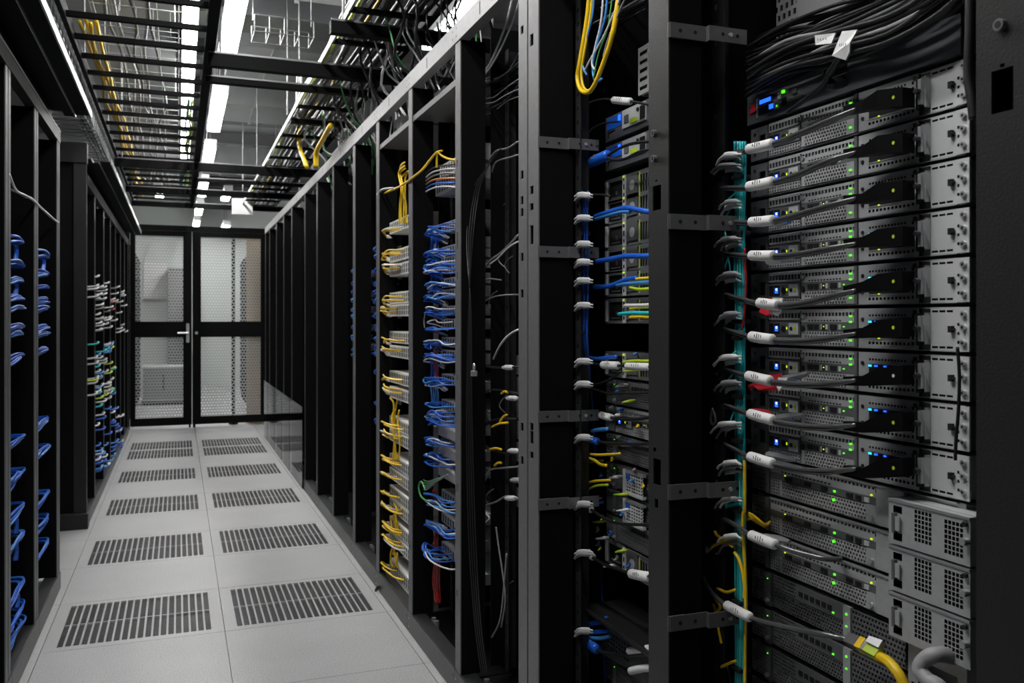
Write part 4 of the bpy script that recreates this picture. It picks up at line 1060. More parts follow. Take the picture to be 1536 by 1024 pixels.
# ------------------------------------------------------------------ fifth rack: white switches and yellow cords
X5, Y5 = .832, 3.628
def z5(y): return P(600, y, .83).z
white_rows = [345, 390, 412, 455, 474, 515, 537, 577, 601, 648, 668, 707, 728, 757, 776, 806, 828, 872, 893]
w0 = None
for n, y in enumerate(white_rows):
    lab = f'white switch box with yellow cords, {ORD[n] if n < 18 else "lowest"} from the top of its rack' if n < 18 else 'white switch box at the very bottom of the yellow cord rack'
    if w0 is None: w0 = make_switch(lab, (X5, Y5, z5(y)), .048, 'white_box', 'switch_box', 'white switch boxes')
    else: dup(w0, lab, (X5, Y5, z5(y)))
pair_y = [340, 380, 400, 448, 463, 507, 525, 569, 587, 638, 656, 697, 716, 748, 766, 797, 815, 862]
for n, y in enumerate(pair_y):
    z = z5(y)
    for q in range(3):
        yp = R.uniform(3.36, 3.5); dz = R.uniform(-.012, .012)
        m = 'cable_yellow' if (q or n % 2) else 'cable_white'
        col = 'yellow' if m == 'cable_yellow' else 'white'
        pts = [V(.833, yp, z+dz), V(.806, yp+.04, z+dz), V(.792, yp+.12, z+dz+.004), V(.798, 3.60+R.uniform(-.02,.03), z+dz+R.uniform(-.012,.012)), V(.818, 3.632, z+dz-.012), V(.845, 3.64, z+dz-.02)]
        cord(pts, .0032, m, f'{col} patch cord curving out at the {ORD[n]} level of the white switch rack', f'{col} cords at the {ORD[n]} level', plug=.03, plug_m='sleeve_white', k=4)
for n, (ya, yb, xx, cnt) in enumerate(((256,335,598,5),(610,690,588,4),(768,800,588,4),(818,850,588,3))):
    for q in range(cnt):
        x = xx + q*3
        j = R.uniform(-10, 10)
        px_cable([(x+R.uniform(-6,10), ya+j-4), (x+R.uniform(-5,5), ya+j+6), (x+R.uniform(-3,4), (ya*2+yb)/3), (x+R.uniform(-2,4), (ya+2*yb)/3), (x+1, yb)], .815+.004*q, .0034, 'cable_yellow', f'yellow cord hanging vertically in the white switch rack, {ORD[n]} bunch from the top', f'{ORD[n]} vertical yellow bunch', name='patch_cable')
for n in range(3):
    px_cable([(590,870+n*3),(578,878),(566,880+n*2),(562,892),(570,900),(580,890),(592,888)], [.84,.81,.775,.77,.775,.81,.84], .0036, 'black_rubber', 'black cable loop spilling over the plinth of the white switch rack', 'black loops at the plinth')
px_cable([(566,292),(574,284),(590,282)], .79, .004, 'cable_white', 'white cable end at the top left of the white switch rack')
# white papers and boxes on the top shelves
def carton(px, X, w, h, label, m='white_box', name='carton', d=.2, rot=0):
    a = P(px[0], px[1], X); t = thing(name, label, 'box', a, RR + rot)
    MB().box(0, w, 0, d, 0, h, m).build('body', t, bevel=.003)
    MB().box(w*.1, w*.5, -.001, .001, h*.3, h*.7, 'steel_grey').build('label_patch', t)
    return t
zsh = 1.866
for (i, y, w, h, X, lab, m) in ((4, 3.04, .12, .085, .86, 'white carton on the top shelf of the blue cord rack', 'white_box'), (4, 2.88, .16, .06, .88, 'grey box beside the white carton on the blue cord rack shelf', 'plate_light'), (5, 3.60, .13, .10, .84, 'white folded sheet box on the top shelf of the white switch rack', 'white_box'), (5, 3.42, .2, .05, .86, 'grey flat box on the top shelf of the white switch rack', 'plate_light')):
    t = thing('carton', lab, 'box', (X, y, zsh), RR)
    MB().box(0, w, 0, .18, 0, h, m).build('body', t, bevel=.003)
    MB().box(w*.15, w*.5, -.001, .001, h*.3, h*.65, 'steel_grey').build('label_patch', t)
px_cable([(666,80),(655,88),(652,105),(655,122),(660,135)], .82, .0028, 'cable_white', 'white cord drooping over the shelf of the blue cord rack')
px_cable([(640,120),(648,112),(655,126),(664,118)], .83, .0028, 'black_rubber', 'black cord on the shelf of the blue cord rack')
px_cable([(588,182),(586,195),(585,208),(590,204),(604,193)], .83, .0026, 'cable_white', 'white cord on the shelf of the white switch rack')

# ------------------------------------------------------------------ sixth to eighth racks: a few blue cords
for i, xx in ((6, 563), (7, 528)):
    ys = [372, 385, 405, 425, 440, 452, 470, 490, 505, 520, 530, 555, 600, 628] if i == 6 else [408, 425, 438, 452, 462, 472, 490, 505, 520, 530]
    sw = None
    for n, y in enumerate(ys[::2]):
        z = P(xx, y, .80).z
        lab = f'dark switch in the {"first" if i == 6 else "second"} rack beyond the white switches, {ORD[n]} from the top'
        yg = YF[i] - .06
        if sw is None: sw = make_switch(lab, (.90, yg, z-.02), .03, 'server_dark', 'network_switch', 'dark far switches')
        else: dup(sw, lab, (.90, yg, z-.02))
    for n, y in enumerate(ys):
        a = P(xx, y, .812)
        yg = YF[i-1] + .05
        for q in range(2):
            m = R.choice(('cable_light_blue', 'cable_blue', 'cable_blue'))
            zz = a.z + R.uniform(-.008, .008)
            yq = YF[i] - .085 - R.uniform(0, .05)
            y0 = YF[i-1] + .02 + .02*q
            pts = [V(.895, y0+.03, zz), V(.84, y0+.02, zz), V(.797+R.uniform(0,.006), y0+.012, zz+.004), V(.792+R.uniform(0,.006), y0+.035, zz-.008), V(.83, y0+.045, zz-.022)]
            cord(pts, .0042, m, f'{"light " if m == "cable_light_blue" else ""}blue cord peeking out at the {ORD[n]} level, {"first" if i == 6 else "second"} rack past the white switches', f'{ORD[n]} level {m} far cords {i}', k=3, plug=.02)
for n, (x, y) in enumerate(((414,622),(424,640),(436,660),(449,688),(402,616))):
    a = P(x, y, .86)
    o = cord([a + V(0,.1,.02), a + V(-.02,.05,.01), a + V(-.03,-.02,-.004), a + V(.0,-.06,.0), a + V(.03,.0,-.01)], .009, 'cable_white' if n % 2 else 'yellow_green', f'{"pale" if n % 2 else "yellow green"} coil low in the far right racks, {["second","third","fourth","fifth","first"][n]} from the mesh doors', 'pale coils in the far racks', k=3)

# ------------------------------------------------------------------ left row
XL = -.47
def rackL(y0, y1, label, near_block=True, end_panel=False):
    w = y1 - y0
    t = thing('server_rack', label, 'rack', (XL, y0, 0), RL, 'racks of the left row')
    pw = .085 if near_block else .06
    hs = [(w-pw+.03, w-pw+.042, z, z+.02) for z in (.3, .62, .95, 1.26, 1.6)]
    m = 'header_steel' if near_block else 'black_steel'
    b = MB().plate(w-pw, w-pw*.56, KH, 1.88, [], 0, .003, m).plate(w-pw*.44, w, KH, 1.88, [], 0, .003, m)
    b.box(w-pw, w-pw+.003, .003, .09, KH, 1.88, 'dark_steel').box(w-.003, w, .003, .09, KH, 1.88, 'dark_steel').box(w-pw*.56, w-pw*.44, .012, .015, KH, 1.88, 'rack_interior')  # side flanges get a darker colour that stands for shade
    b.build('post', t, bevel=.0015)
    MB().box(w-pw*.5, w-pw*.5+.004, .09, 1.0, KH, 2.0, 'dark_steel').build('partition_panel', t)
    MB().box(0, w, .99, 1.0, KH, 2.0, 'rack_interior').build('back_panel', t)
    hb = MB().box(.0005, w-.0005, -.003, .03, 1.88, 1.935, 'black_steel').box(.0005, w-.0005, -.0045, -.003, 1.925, 1.935, 'header_steel'); hb.build('header_beam', t, bevel=.001)
    k = MB().box(.0008, w-.0008, -.004, 0, .004, KH, 'kerb_steel').box(.0008, w-.0008, 0, .05, KH-.004, KH, 'kerb_steel'); k.build('plinth', t, bevel=.001)
    MB().box(.004, w-.004, .05, .98, .03, .036, 'dark_steel').build('floor_pan', t)
    MB().cyl((w-.14, .06, .036), (w-.14, .06, .075), .012, 'bright_metal', 8).build('foot_bolt', t)
    rail_mesh(KH, 1.86).build('mounting_rail', t, (w-pw-.03, .10, 0))
    if near_block or True:
        # sloped overhead cable channel: bright lipped ledges over the rack front
        c = MB().box(.0005, w-.0005, -.02, .05, 2.02, 2.024, 'dark_steel').box(.0005, w-.0005, -.022, -.018, 2.018, 2.030, 'bright_metal')
        c.box(.0005, w-.0005, .03, .05, 1.935, 2.02, 'dark_steel').box(.0005, w-.0005, -.060, -.018, 2.0, 2.004, 'dark_steel').box(.0005, w-.0005, -.062, -.058, 1.998, 2.008, 'bright_metal')
        c.box(.0005, w-.0005, -.118, -.060, 2.008, 2.014, 'dark_steel').box(.0005, w-.0005, -.122, -.116, 2.000, 2.030, 'bright_metal')
        c.build('overhead_ledge', t)
    return t
LY = [1.6, 2.37, 2.98, 3.53, 4.135]
LN = ['black rack of the near left block, nearest of all and cut by the photo edge', 'black rack at the left edge, its bright upright left of the blue cords', 'black rack of the near left block behind the left column of blue cords', 'black rack ending the near left block, with the right column of blue cords']
for i in range(4): rackL(LY[i], LY[i+1], LN[i])
LB = [5.33, 5.83, 6.5, 7.1, 7.67, 8.3, 8.9, 9.5]
for i in range(7): rackL(LB[i], LB[i+1], f'dark rack of the left block past the gap, {ORD[i]} from the gap', False)
# end frame of the far left block
t = thing('end_frame', 'tall black end frame with a foot, closing the far left block at the gap', 'panel', (XL, 5.31, 0), RL)
MB().box(-.02, 0.0, .06, 1.0, .04, 2.06, 'rack_interior').build('side_panel', t)
MB().box(-.03, .015, .0, .065, .075, 2.0, 'black_steel').build('upright', t, bevel=.003)
MB().box(-.04, .015, -.004, 1.0, 1.99, 2.10, 'black_steel').build('top_beam', t, bevel=.003)
MB().box(-.06, .015, -.01, 1.0, .0, .085, 'black_steel').build('foot', t, bevel=.004)
# blue cords in the near left block
colA = [362, 398, 420, 448, 461, 492, 503, 535, 660, 712, 765, 808, 880, 918, 940]
colB = [383, 412, 430, 452, 463, 491, 502, 525, 630, 672, 743, 780, 818]
def zL(x, y): return P(x, y, -.485).z
for ci, (ys, xm, y0, y1, nm) in enumerate(((colA, 30, 2.99, 3.40, 'left'), (colB, 70, 3.545, 4.0, 'right'))):
    swl = None
    for n, y in enumerate(ys):
        z = zL(xm, y)
        lab = f'dark switch behind the blue cords of the {nm} left column, {ORD[n]} from the top'
        if swl is None:
            swl = thing('network_switch', lab, 'switch', (-.60, y0+.02, z-.012), RL, 'dark switches of the near left block')
            MB().box(0, .40, .004, .4, 0, .026, 'server_dark').build('chassis', swl)
            f = MB().box(0, .40, 0, .004, 0, .026, 'server_dark')
            for q in range(12): f.box(.02+q*.03, .033+q*.03, -.001, .002, .005, .02, 'port_black')
            f.build('port_panel', swl)
        else: dup(swl, lab, (-.60, y0+.02, z-.012))
        for q in range(5):
            tip = y1 - .03 - R.uniform(0, .10)
            dz = R.uniform(-.016, .014)
            m = 'cable_blue' if q < 4 else 'cable_light_blue'
            pts = [V(-.50, y0-.02, z+dz-.012), V(-.484-R.uniform(0,.02), y0+.10, z+dz-.006), V(-.480-R.uniform(0,.012), (y0+y1)/2, z+dz*.8+.004), V(-.482-R.uniform(0,.01), tip-.02, z+dz*.4+.003), V(-.515, tip+.025, z+dz*.3), V(-.598, tip+.012, z+dz*.2)]
            cord(pts, .0036, m, f'{"light blue" if q == 4 else "blue"} patch cord lying across the {nm} left column, {ORD[n]} row from the top', f'{"light" if q == 4 else "deep"} blue cords of {nm} left row {ORD[n]}', plug=.03, plug_m='port_black' if q % 3 else 'sleeve_white', k=4)
# drop bundles of blue cords
for n, (x, ya, yb) in enumerate(((22, 368, 392), (22, 425, 440), (63, 388, 405), (22, 775, 800), (22, 815, 840), (24, 890, 912))):
    for q in range(3):
        px_cable([(x+q*2, ya), (x+1+q*1.5, (ya+yb)/2), (x-1+q*2, yb)], -.495, .0042, 'cable_blue', f'blue cord hanging down in the near left block, {ORD[[0,2,1,3,4,5][n]]} bunch from the top', f'hanging blue bunch {n}', name='patch_cable')
px_cable([(14,262),(24,285),(38,293),(50,300),(62,312),(80,328),(88,334)], [-.47,-.475,-.478,-.462,-.476,-.476,-.462], .004, 'cable_white', 'thin pale cable sagging across the near left uprights')
px_cable([(16,284),(30,290),(40,296)], -.48, .004, 'cable_grey', 'grey cable behind the sagging pale cable')
# connectors of the far left block
colsL = [('cable_white', 'white'), ('cable_white', 'white'), ('cable_grey', 'grey'), ('cable_light_blue', 'light blue'), ('cable_red', 'red'), ('yellow_green', 'yellow green'), ('cable_teal', 'teal'), ('cable_blue', 'blue')]
def far_connector(x, y, m, c, where):
    a = P(x, y, -.462)
    pts = [a, a + V(.012, -.03, .004), a + V(.004, -.07, -.006), a + V(-.05, -.08, -.012)]
    cord(pts, .0056, m, f'{c} cable end poking out of the far left block, {where}', f'{c} cable ends {where}', name='cable_end', k=3)
for x, y in [(145,428),(148,470),(152,476),(146,414)]: far_connector(x, y, 'cable_white', 'white', 'upper part')
for k in range(46):
    x = R.uniform(143, 190); y = R.uniform(412+ (x-143)*.5, 500)
    m, c = R.choice([colsL[0], colsL[0], colsL[2], colsL[4] if k % 4 == 0 else colsL[0]])
    far_connector(x, y, m, c, 'middle part')
for k in range(52):
    x = R.uniform(142, 172); y = R.uniform(508, 610)
    m, c = R.choice([colsL[0], colsL[0], colsL[3], colsL[5], colsL[6]]); far_connector(x, y, m, c, 'below the middle')
for k in range(46):
    x = R.uniform(142, 184); y = R.uniform(610, 710 - max(0, x-150)*1.1)
    m, c = R.choice([colsL[7], colsL[7], colsL[0], colsL[3]]); far_connector(x, y, m, c, 'lowest part')

# ------------------------------------------------------------------ mesh doors at the end of the aisle
YD = 9.87
def leaf(label, x0, x1, hinge_left):
    t = thing('mesh_door', label, 'door', ((x0+x1)/2, YD, 0), 0, 'mesh doors')
    w = x1 - x0; a, b = -w/2, w/2
    f = MB(); st = .05
    si = .085 if True else st
    l, r = (st, si) if hinge_left else (si, st)
    f.box(a, a+l, -.02, .02, .03, 2.07, 'dark_steel').box(b-r, b, -.02, .02, .03, 2.07, 'dark_steel')
    f.box(a+l, b-r, -.02, .02, .03, .11, 'dark_steel').box(a+l, b-r, -.02, .02, 2.02, 2.07, 'dark_steel').box(a+l, b-r, -.022, .022, .955, 1.12, 'dark_steel')
    f.build('frame', t, bevel=.002)
    MB().box(a+l, b-r, -.004, .004, .11, .955, 'perforated_sheet').build('lower_mesh', t)
    MB().box(a+l, b-r, -.004, .004, 1.12, 2.02, 'perforated_sheet').build('upper_mesh', t)
    if hinge_left:
        MB().box(b-.055, b-.025, -.035, -.02, .90, 1.10, 'bright_metal').build('lock_plate', t)
        MB().cyl((b-.04,-.06,1.0), (b-.14,-.06,1.0), .009, 'bright_metal', 8).cyl((b-.04,-.02,1.0), (b-.04,-.062,1.0), .008, 'bright_metal', 8).build('handle', t)
    else:
        MB().cyl((a+.04,-.02,1.0), (a+.04,-.045,1.0), .016, 'bright_metal', 12).build('lock_cylinder', t)
        MB().box(a+.22+.08, a+.22+.105, .012, .02, .11, 2.02, 'dark_steel').build('brace', t) if False else None
    MB().box(b-.03 if hinge_left else a+.005, b-.01 if hinge_left else a+.03, -.03, -.02, .0, .04, 'dark_steel').build('floor_bolt', t)
    return t
leaf('left leaf of the perforated mesh double door, with the chrome lever handle', -.470, .130, True)
leaf('right leaf of the perforated mesh double door, with a round lock', .136, .885, False)
struct(MB().box(-.56, 1.8, YD-.03, YD+.03, 2.075, 2.13, 'dark_steel').box(-.56, -.475, YD-.03, YD+.03, .0, 2.075, 'dark_steel').box(.89, 1.8, YD-.03, YD+.03, 0, 2.075, 'dark_steel').build('door_1', bevel=0))
tag(MB().box(.70, .90, 10.05, 10.09, .0, 2.1, 'tan_board').build('board'), 'tall tan board standing behind the right edge of the mesh doors', 'board')
tag(MB().cyl((.558, 10.0, .0), (.558, 10.0, 2.1), .018, 'dark_steel', 8).cyl((.558, 10.0, 0), (.558, 10.0, .012), .05, 'dark_steel', 12).build('pole'), 'thin dark pole behind the right mesh door leaf', 'pole')
# what stands beyond the doors
for side, X, rot, nm in ((1, .86, RR, 'right'), (-1, -.52, RL, 'left')):
    for k in range(5):
        y = 10.4 + k*.62
        t = thing('server_rack', f'black closed rack beyond the mesh doors on the {nm}, {ORD[k]} past the doors', 'rack', (X, y + (.6 if side > 0 else 0), 0), rot, f'closed racks beyond the doors {nm}')
        MB().box(0, .6, 0, .9, 0, 2.0, 'dark_steel').build('cabinet', t, bevel=.004)
        MB().box(.03, .57, -.012, 0, .08, 1.95, 'rack_interior').box(.52, .54, -.03, -.012, .9, 1.05, 'bright_metal').build('door', t)
t = thing('cabinet', 'low light grey cabinet beyond the left mesh door leaf', 'cabinet', (-.46, 12.6, 0))
MB().box(0, .54, 0, .4, .05, .52, 'plate_light').build('body', t, bevel=.006); MB().box(.0, .54, .02, .38, 0, .05, 'dark_steel').build('base', t); MB().box(.02, .52, -.015, 0, .08, .5, 'duct_metal').box(.26, .28, -.03, -.015, .2, .4, 'dark_steel').build('door', t)
t = thing('whiteboard', 'pale board on the far wall seen through the left mesh door leaf', 'board', (-.55, 15.9, 1.5)); MB().box(0, .36, -.03, 0, 0, .6, 'sleeve_white').build('panel', t); MB().box(0, .36, -.06, -.02, -.04, 0, 'steel_grey').build('tray', t)
t = thing('locker', 'tall dark grey locker at the far wall behind the left mesh door leaf', 'locker', (-.17, 15.4, 0)); MB().box(0, .24, 0, .45, 0, 2.0, 'side_wall').build('body', t, bevel=.004); MB().box(.01, .23, -.012, 0, .05, 1.95, 'steel_grey').build('door', t)

def rods(t, xy, z0, z1, r=.004):
    for (x, y) in xy: MB().cyl((x, y, z0), (x, y, z1), r, 'steel_grey', 6).build('hanger_rod', t)
# ------------------------------------------------------------------ ceiling lamps
def tube_lamp(label, X, y, Z, L=1.27, w=.085, grp='tube lamps over the aisle', drop=None):
    t = thing('tube_lamp', label, 'lamp', (X, y, Z), 0, grp)
    MB().box(-w/2, w/2, 0, L, 0, .045, 'tube_light').build('diffuser', t, bevel=.004)
    MB().box(-w/2-.006, w/2+.006, -.012, L+.012, .028, .075, 'plate_light').build('housing', t); MB().box(-w/2-.004, w/2+.004, -.012, 0, -.002, .047, 'plate_light').build('end_cap', t); MB().box(-w/2-.004, w/2+.004, L, L+.012, -.002, .047, 'plate_light').build('end_cap', t)
    rods(t, [(0, .15), (0, L-.15)], .075, 3.315-Z, .004)
    return t
l0 = tube_lamp('bright tube lamp over the aisle, nearest in view at the top of the photo', .262, 4.16, 2.635)
ly = [(.62, 'bright tube lamp over the aisle, above the camera'), (2.42, 'bright tube lamp over the aisle, just above the top of the photo'), (6.07, 'bright tube lamp over the aisle, second in view'), (8.05, 'bright tube lamp over the aisle, third in view near the doors'), (10.0, 'bright tube lamp just beyond the mesh doors'), (12.0, 'bright tube lamp over the passage, second beyond the mesh doors'), (14.0, 'bright tube lamp in front of the far wall')]
for y, lab in ly: dup(l0, lab, (.262, y, 2.635))
dup(l0, 'added fill lamp above the camera, on the left', (-.22, .62, 2.635))  # extra lamp out of view, added to brighten the nearest servers
l1 = tube_lamp('high tube lamp above the left cable ladder, nearest of the high line', .07, 3.2, 3.03, 2.0, .085, 'high tube lamps above the ladder')
dup(l1, 'high tube lamp above the left cable ladder, second of the high line', (.07, 5.25, 3.03)); dup(l1, 'high tube lamp above the left cable ladder, third of the high line', (.07, 7.3, 3.03)); dup(l1, 'high tube lamp above the left cable ladder, last before the doors', (.07, 9.4, 3.03))
l2 = tube_lamp('tube lamp above the right racks, glimpsed over the header beam', 1.5, 4.4, 2.86, 1.0, .10, 'tube lamps above the right racks')
dup(l2, 'tube lamp above the far end of the right racks', (1.68, 9.0, 2.95))
dup(l2, 'added fill lamp beyond the mesh doors on the right', (.62, 12.2, 2.85))  # extra lamp added to brighten the space behind the mesh
dup(l2, 'added fill lamp beyond the mesh doors on the left', (-.25, 12.2, 2.85)); dup(l2, 'added fill lamp on the right in front of the far wall', (.70, 14.2, 2.6)); pass  # both lamps added so the mesh and far end look brighter

# ------------------------------------------------------------------ overhead ladders, struts, trays
ZL_ = 2.33
t = thing('cable_ladder', 'black overhead cable ladder running along the left side of the aisle', 'cable ladder', (0, 0, ZL_))
MB().box(.105, .147, 2.0, 9.7, -.03, .03, 'dark_steel').build('side_rail', t, bevel=.002)
MB().box(-.425, -.405, 2.0, 9.7, -.03, .03, 'dark_steel').build('side_rail', t, bevel=.002)
r0 = MB().box(-.42, .12, -.012, .012, -.022, -.002, 'dark_steel').build('rung', t, (0, 2.9, 0))
yy = 3.19
while yy < 9.6:
    c = r0.copy(); COL.objects.link(c); c.parent = t; c.location = (0, yy, 0); yy += .285
# wire basket above the ladder: fine mesh
t = thing('wire_basket', 'fine wire basket tray above the left cable ladder', 'cable tray', (0, 0, 2.50))
b = MB()
for x in [-.36 + .09*i for i in range(5)]: b.cyl((x, 2.5, 0), (x, 9.6, 0), .0022, 'tray_wire', 4)
yy = 2.5
while yy < 9.6: b.cyl((-.36, yy, 0), (.0, yy, 0), .0022, 'tray_wire', 4); yy += .15
for x in (-.36, 0): b.cyl((x, 2.5, .06), (x, 9.6, .06), .0025, 'tray_wire', 4)
b.build('wire_mesh', t)
rods(t, [(x, yy) for yy in (3.0, 5.0, 6.4, 9.0) for x in (-.36, 0)], .06, .815)
t = thing('wire_basket', 'bright wire basket with added white cables for light behind, above the near left racks', 'cable tray', (-.545, 0, 2.22))
b = MB()
for z in (0, .06, .12, .18): b.cyl((.10, 2.2, z), (.10, 9.6, z), .003, 'tray_wire', 4)
yy = 2.2
while yy < 9.6: b.cyl((.10, yy, -.005), (.10, yy, .185), .0028, 'tray_wire', 4); b.cyl((-.12, yy, -.005), (.10, yy, -.005), .0028, 'tray_wire', 4); yy += .1
b.build('wire_mesh', t)
rods(t, [(.10, yy) for yy in (2.6, 4.9, 6.5, 8.6)], .18, 1.095)
def long_cable(X, Z, ya, yb, r, m, label, group, wig=.012, n=12):
    pts = [V(X + R.uniform(-wig, wig), ya + (yb-ya)*i/n, Z + R.uniform(-wig*.5, wig*.5)) for i in range(n+1)]
    return cord(pts, r, m, label, group, k=3, name='tray_cable')
for k in range(9): long_cable(-.475-.018*(k % 4), 2.245+.045*(k//3)+.01*(k % 2), 2.1, 9.5, .009, 'cable_white' if k % 3 else 'cable_grey', ('white' if k % 3 else 'grey') + ' cable added in the left basket for the light behind it', ('white' if k % 3 else 'grey') + ' added basket cables')  # added cables; their pale colour stands for ceiling light behind the basket
for k in range(4): long_cable(-.375+.016*k, 2.365+.01*(k % 2), 4.0, 9.5, .008, 'cable_yellow', 'yellow fibre cable lying on the left cable ladder', 'yellow fibres on the left ladder', .02)
for k in range(3): long_cable(.05+.012*k, 2.365, 5.2, 9.6, .006, 'yellow_green' if k else 'cable_teal', ('yellow green' if k else 'teal') + ' cable on the right edge of the left ladder', 'cables on the ladder edge', .012)
for k in range(5): long_cable(-.30+.05*k, 2.52, 2.6, 9.5, .007, 'cable_grey' if k % 2 else 'black_rubber', ('grey' if k % 2 else 'black') + ' cable lying in the fine wire basket', ('grey' if k % 2 else 'black') + ' fine basket cables', .03)
# right tray
t = thing('cable_tray', 'overhead ladder tray with pale cables running along the right racks', 'cable tray', (0, 0, ZL_))
MB().box(.60, .608, 2.2, 9.7, -.03, -.005, 'tray_wire').build('side_rail', t)
MB().box(.922, .934, 2.2, 9.7, -.03, .03, 'dark_steel').build('side_rail', t)
r0 = MB().box(.60, .93, -.012, .012, -.03, -.012, 'dark_steel').build('rung', t, (0, 2.5, 0))
yy = 2.9
while yy < 9.6:
    c = r0.copy(); COL.objects.link(c); c.parent = t; c.location = (0, yy, 0); yy += .4
rods(t, [(x, yy) for yy in (3.4, 5.35, 7.5, 9.2) for x in (.606, .928)], .03, .985, .005)
pal = [('cable_white','white'),('cable_grey','grey'),('yellow_green','yellow green'),('cable_white','white'),('cable_grey','grey'),('black_rubber','black'),('black_rubber','black'),('cable_yellow','yellow'),('black_rubber','black'),('cable_grey','grey'),('black_rubber','black'),('black_rubber','black')]
for k in range(22):
    m, c = pal[k % 12] if k < 9 else (('black_rubber', 'black') if k % 4 else ('cable_grey', 'grey'))
    long_cable(.625 + .0135*k, 2.325+R.uniform(0,.03), 2.3, 9.5, R.choice((.005,.007,.009)), m, f'{c} cable lying along the right overhead tray', f'{c} cables on the right tray', .016)
# cross struts
st = [(3.42, .55, 1.25, .05, 'black strut crossing under the right tray, nearest'), (4.02, .12, 1.2, .06, 'thick black strut crossing the aisle, second from the camera'), (4.41, .12, 1.1, .03, 'thin black strut crossing the aisle next to the thick one'), (5.15, .6, 1.25, .03, 'thin black strut under the middle of the right tray'), (6.86, -.43, 1.2, .06, 'thick black strut crossing the whole aisle at mid length'), (7.6, .12, 1.1, .03, 'thin black strut crossing the aisle past mid length'), (8.26, -.43, 1.2, .05, 'thick black strut crossing the whole aisle before the doors'), (9.25, -.43, 1.2, .05, 'last black strut crossing the aisle at the doors')]
for y, xa, xb, th, lab in st:
    b = MB().box(xa, xb, -.022, .022, 0, th, 'dark_steel').box(xa, xb, -.024, -.018, th-.004, th+.004, 'steel_grey')
    o = b.build('cross_strut', loc=(0, y, ZL_-.032-th)); tag(o, lab, 'strut', 'struts across the aisle')
    MB().cyl((xa+.05, 0, th), (xa+.05, 0, 3.315-(ZL_-.032-th)), .005, 'steel_grey', 6).build('hanger_rod', o)
    MB().cyl((xb-.03, 0, th), (xb-.03, 0, 3.315-(ZL_-.032-th)), .005, 'steel_grey', 6).build('hanger_rod', o)
# small wire baskets in the ceiling middle
for n, (y, xa, xb, z) in enumerate(((4.35, .34, .62, 2.52), (4.75, -.28, .04, 2.62), (6.9, -.3, .0, 2.6))):
    t = thing('wire_basket', ['small wire basket hanging right of the nearest tube lamp', 'small wire basket under the ceiling, left of the nearest tube lamp', 'small wire basket over the ladder at mid length'][n], 'cable tray', (xa, y, z))
    b = MB(); w = xb - xa
    for yy in (0, .18):
        b.cyl((0,yy,0), (w,yy,0), .003, 'steel_grey', 5).cyl((0,yy,.08), (w,yy,.08), .003, 'steel_grey', 5)
        for q in range(5): b.cyl((w*q/4,yy,0), (w*q/4,yy,.08), .003, 'steel_grey', 5)
    for q in range(5): b.cyl((w*q/4,0,0), (w*q/4,.18,0), .003, 'steel_grey', 5)
    b.build('wire_mesh', t); rods(t, [(0, .09), (w, .09)], .08, 3.315-z)
# ducts and joists under the ceiling
for n, (y, xa, xb, d, z, m, lab) in enumerate(((4.85, .35, 1.0, .42, 3.02, 'plate_light', 'pale metal ceiling duct section right of the nearest lamp'), (5.5, .32, 1.6, .35, 2.98, 'server_dark', 'dark ceiling duct section behind the pale one'), (6.4, .34, 1.9, .9, 3.06, 'duct_metal', 'wide grey ceiling duct at mid length'), (8.0, .33, 1.9, .7, 3.02, 'duct_metal', 'grey ceiling duct before the doors'), (4.2, -1.6, -.02, .5, 3.05, 'duct_metal', 'grey ceiling duct above the left ladder, nearest'), (5.4, -1.6, -.02, .6, 3.02, 'duct_metal', 'grey ceiling duct above the left ladder, second'), (7.0, -1.6, -.02, .9, 3.04, 'duct_metal', 'grey ceiling duct above the left ladder, third'), (11.4, -1.6, 1.8, .5, 3.02, 'duct_metal', 'grey ceiling duct beyond the doors'))):
    t = thing('air_duct', lab, 'duct', (xa, y, z), 0, 'ceiling ducts')
    w = xb - xa
    MB().box(0, w, 0, d, 0, 3.318-z, m).build('duct_body', t, bevel=.006)
    f = MB(); q = .3
    while q < w: f.box(q-.012, q+.012, -.012, d+.012, -.012, 0, m); q += .45
    f.build('flange', t)
for n in range(12):
    y = 2.6 + n*1.15
    b = MB().box(-2.5, 3.0, -.03, .03, 0, .13, 'side_wall').box(-2.5, 3.0, -.06, .06, -.012, 0, 'side_wall')
    struct(b.build('trim_%d' % (n+1), loc=(0, y, 3.185)))
t = thing('sign_panel', 'white rectangular panel hanging under the ceiling above the right mesh door', 'panel', (.50, 9.2, 2.20)); MB().box(0, .20, -.01, .01, 0, .16, 'sleeve_white').build('panel', t); MB().cyl((.1,0,.16), (.1,0,1.1), .003, 'steel_grey', 6).build('hanger', t)
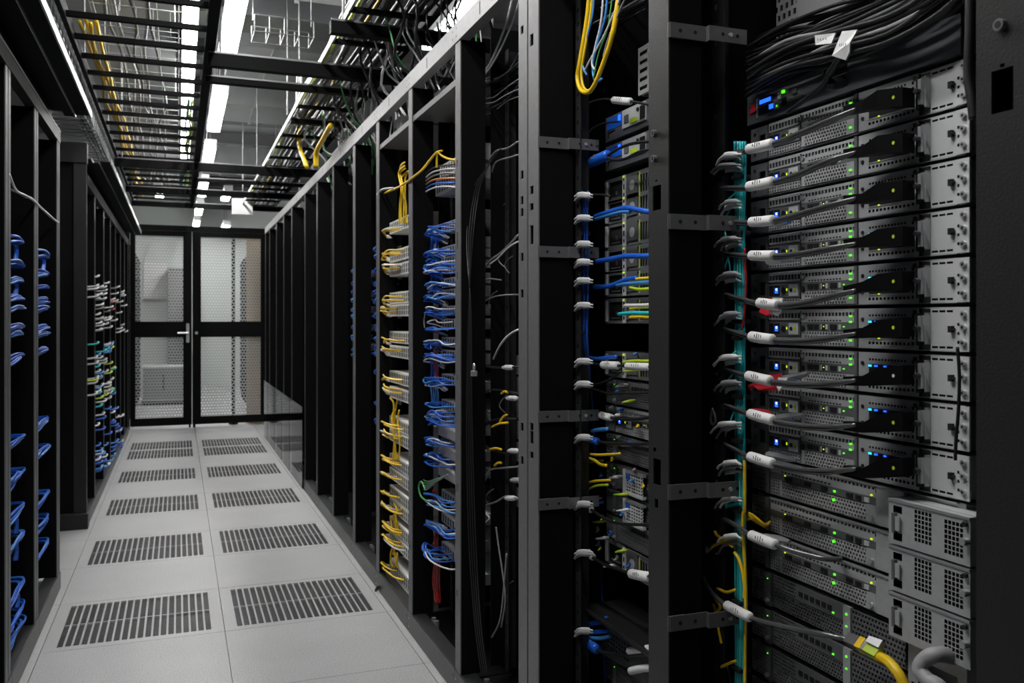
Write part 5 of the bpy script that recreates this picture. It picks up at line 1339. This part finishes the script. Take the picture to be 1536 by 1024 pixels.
# dangling cables between tray and right header
for k in range(80):
    y = R.uniform(3.0, 5.6); X = R.uniform(.72, 1.1); m, c = R.choice((('black_rubber','black'),('black_rubber','black'),('black_rubber','black'),('cable_grey','grey'),('cable_white','white'),('cable_green','green'),('black_rubber','black')) if k % 3 else (('black_rubber','black'),('cable_grey','grey')))
    pts = [V(X, y, 2.34), V(X+R.uniform(-.03,.05), y+R.uniform(-.05,.05), 2.25), V(X+R.uniform(0,.1), y+R.uniform(-.1,.1), 2.13), V(max(.86, X+R.uniform(0,.12)), y+R.uniform(-.12,.12), 2.04), V(max(.88, X+.1), y+R.uniform(-.1,.1), 1.93)]
    cord(pts, R.choice((.003,.004,.006)), m, f'{c} cable dropping from the right overhead tray behind the header beams', f'{c} drop cables behind the header', k=3, name='drop_cable')
for k, (pxs, m, c) in enumerate((([(447,194),(450,222),(455,236),(460,250)], 'cable_yellow', 'thick yellow cable dropping beside the right tray'), ([(474,250),(475,228),(484,210),(496,188)], 'cable_yellow', 'thick yellow cable bending up into the right tray'))):
    px_cable(pxs, .72, .014, m, c)
for k, (xx, X) in enumerate(((446, .66), (452, .67))):
    px_cable([(xx, 110), (xx-1, 140), (xx, 165)], X, .006, 'cable_white', 'white cable dropping from the ceiling onto the right tray', 'white drop cables')
    px_cable([(xx+22, 108), (xx+12, 135), (xx, 165)], X, .006, 'cable_white', 'white cable slanting down onto the right tray', 'white slanting cables')

# ------------------------------------------------------------------ camera and settings
cd = bpy.data.cameras.new('camera'); cam = bpy.data.objects.new('camera', cd); COL.objects.link(cam)
cam.location = (0, 0, H); cam.rotation_euler = (PI/2, 0, -TH)
cd.sensor_width = 36; cd.lens = FPX/1536*36; cd.shift_y = -(512-HOR)/1536
cd.clip_start = .02; cd.clip_end = 60
cd.dof.use_dof = True; cd.dof.focus_distance = 1.75; cd.dof.aperture_fstop = 9
SC.camera = cam
w = bpy.data.worlds.new('world'); SC.world = w; w.use_nodes = True
w.node_tree.nodes['Background'].inputs[0].default_value = (0, 0, 0, 1)
vs = SC.view_settings
vs.view_transform = 'Standard'; vs.look = 'None'; vs.gamma = 1; vs.use_curve_mapping = False
vs.exposure = 0.0
SC.cycles.use_denoising = True
SC.cycles.max_bounces = 8; SC.cycles.transparent_max_bounces = 16
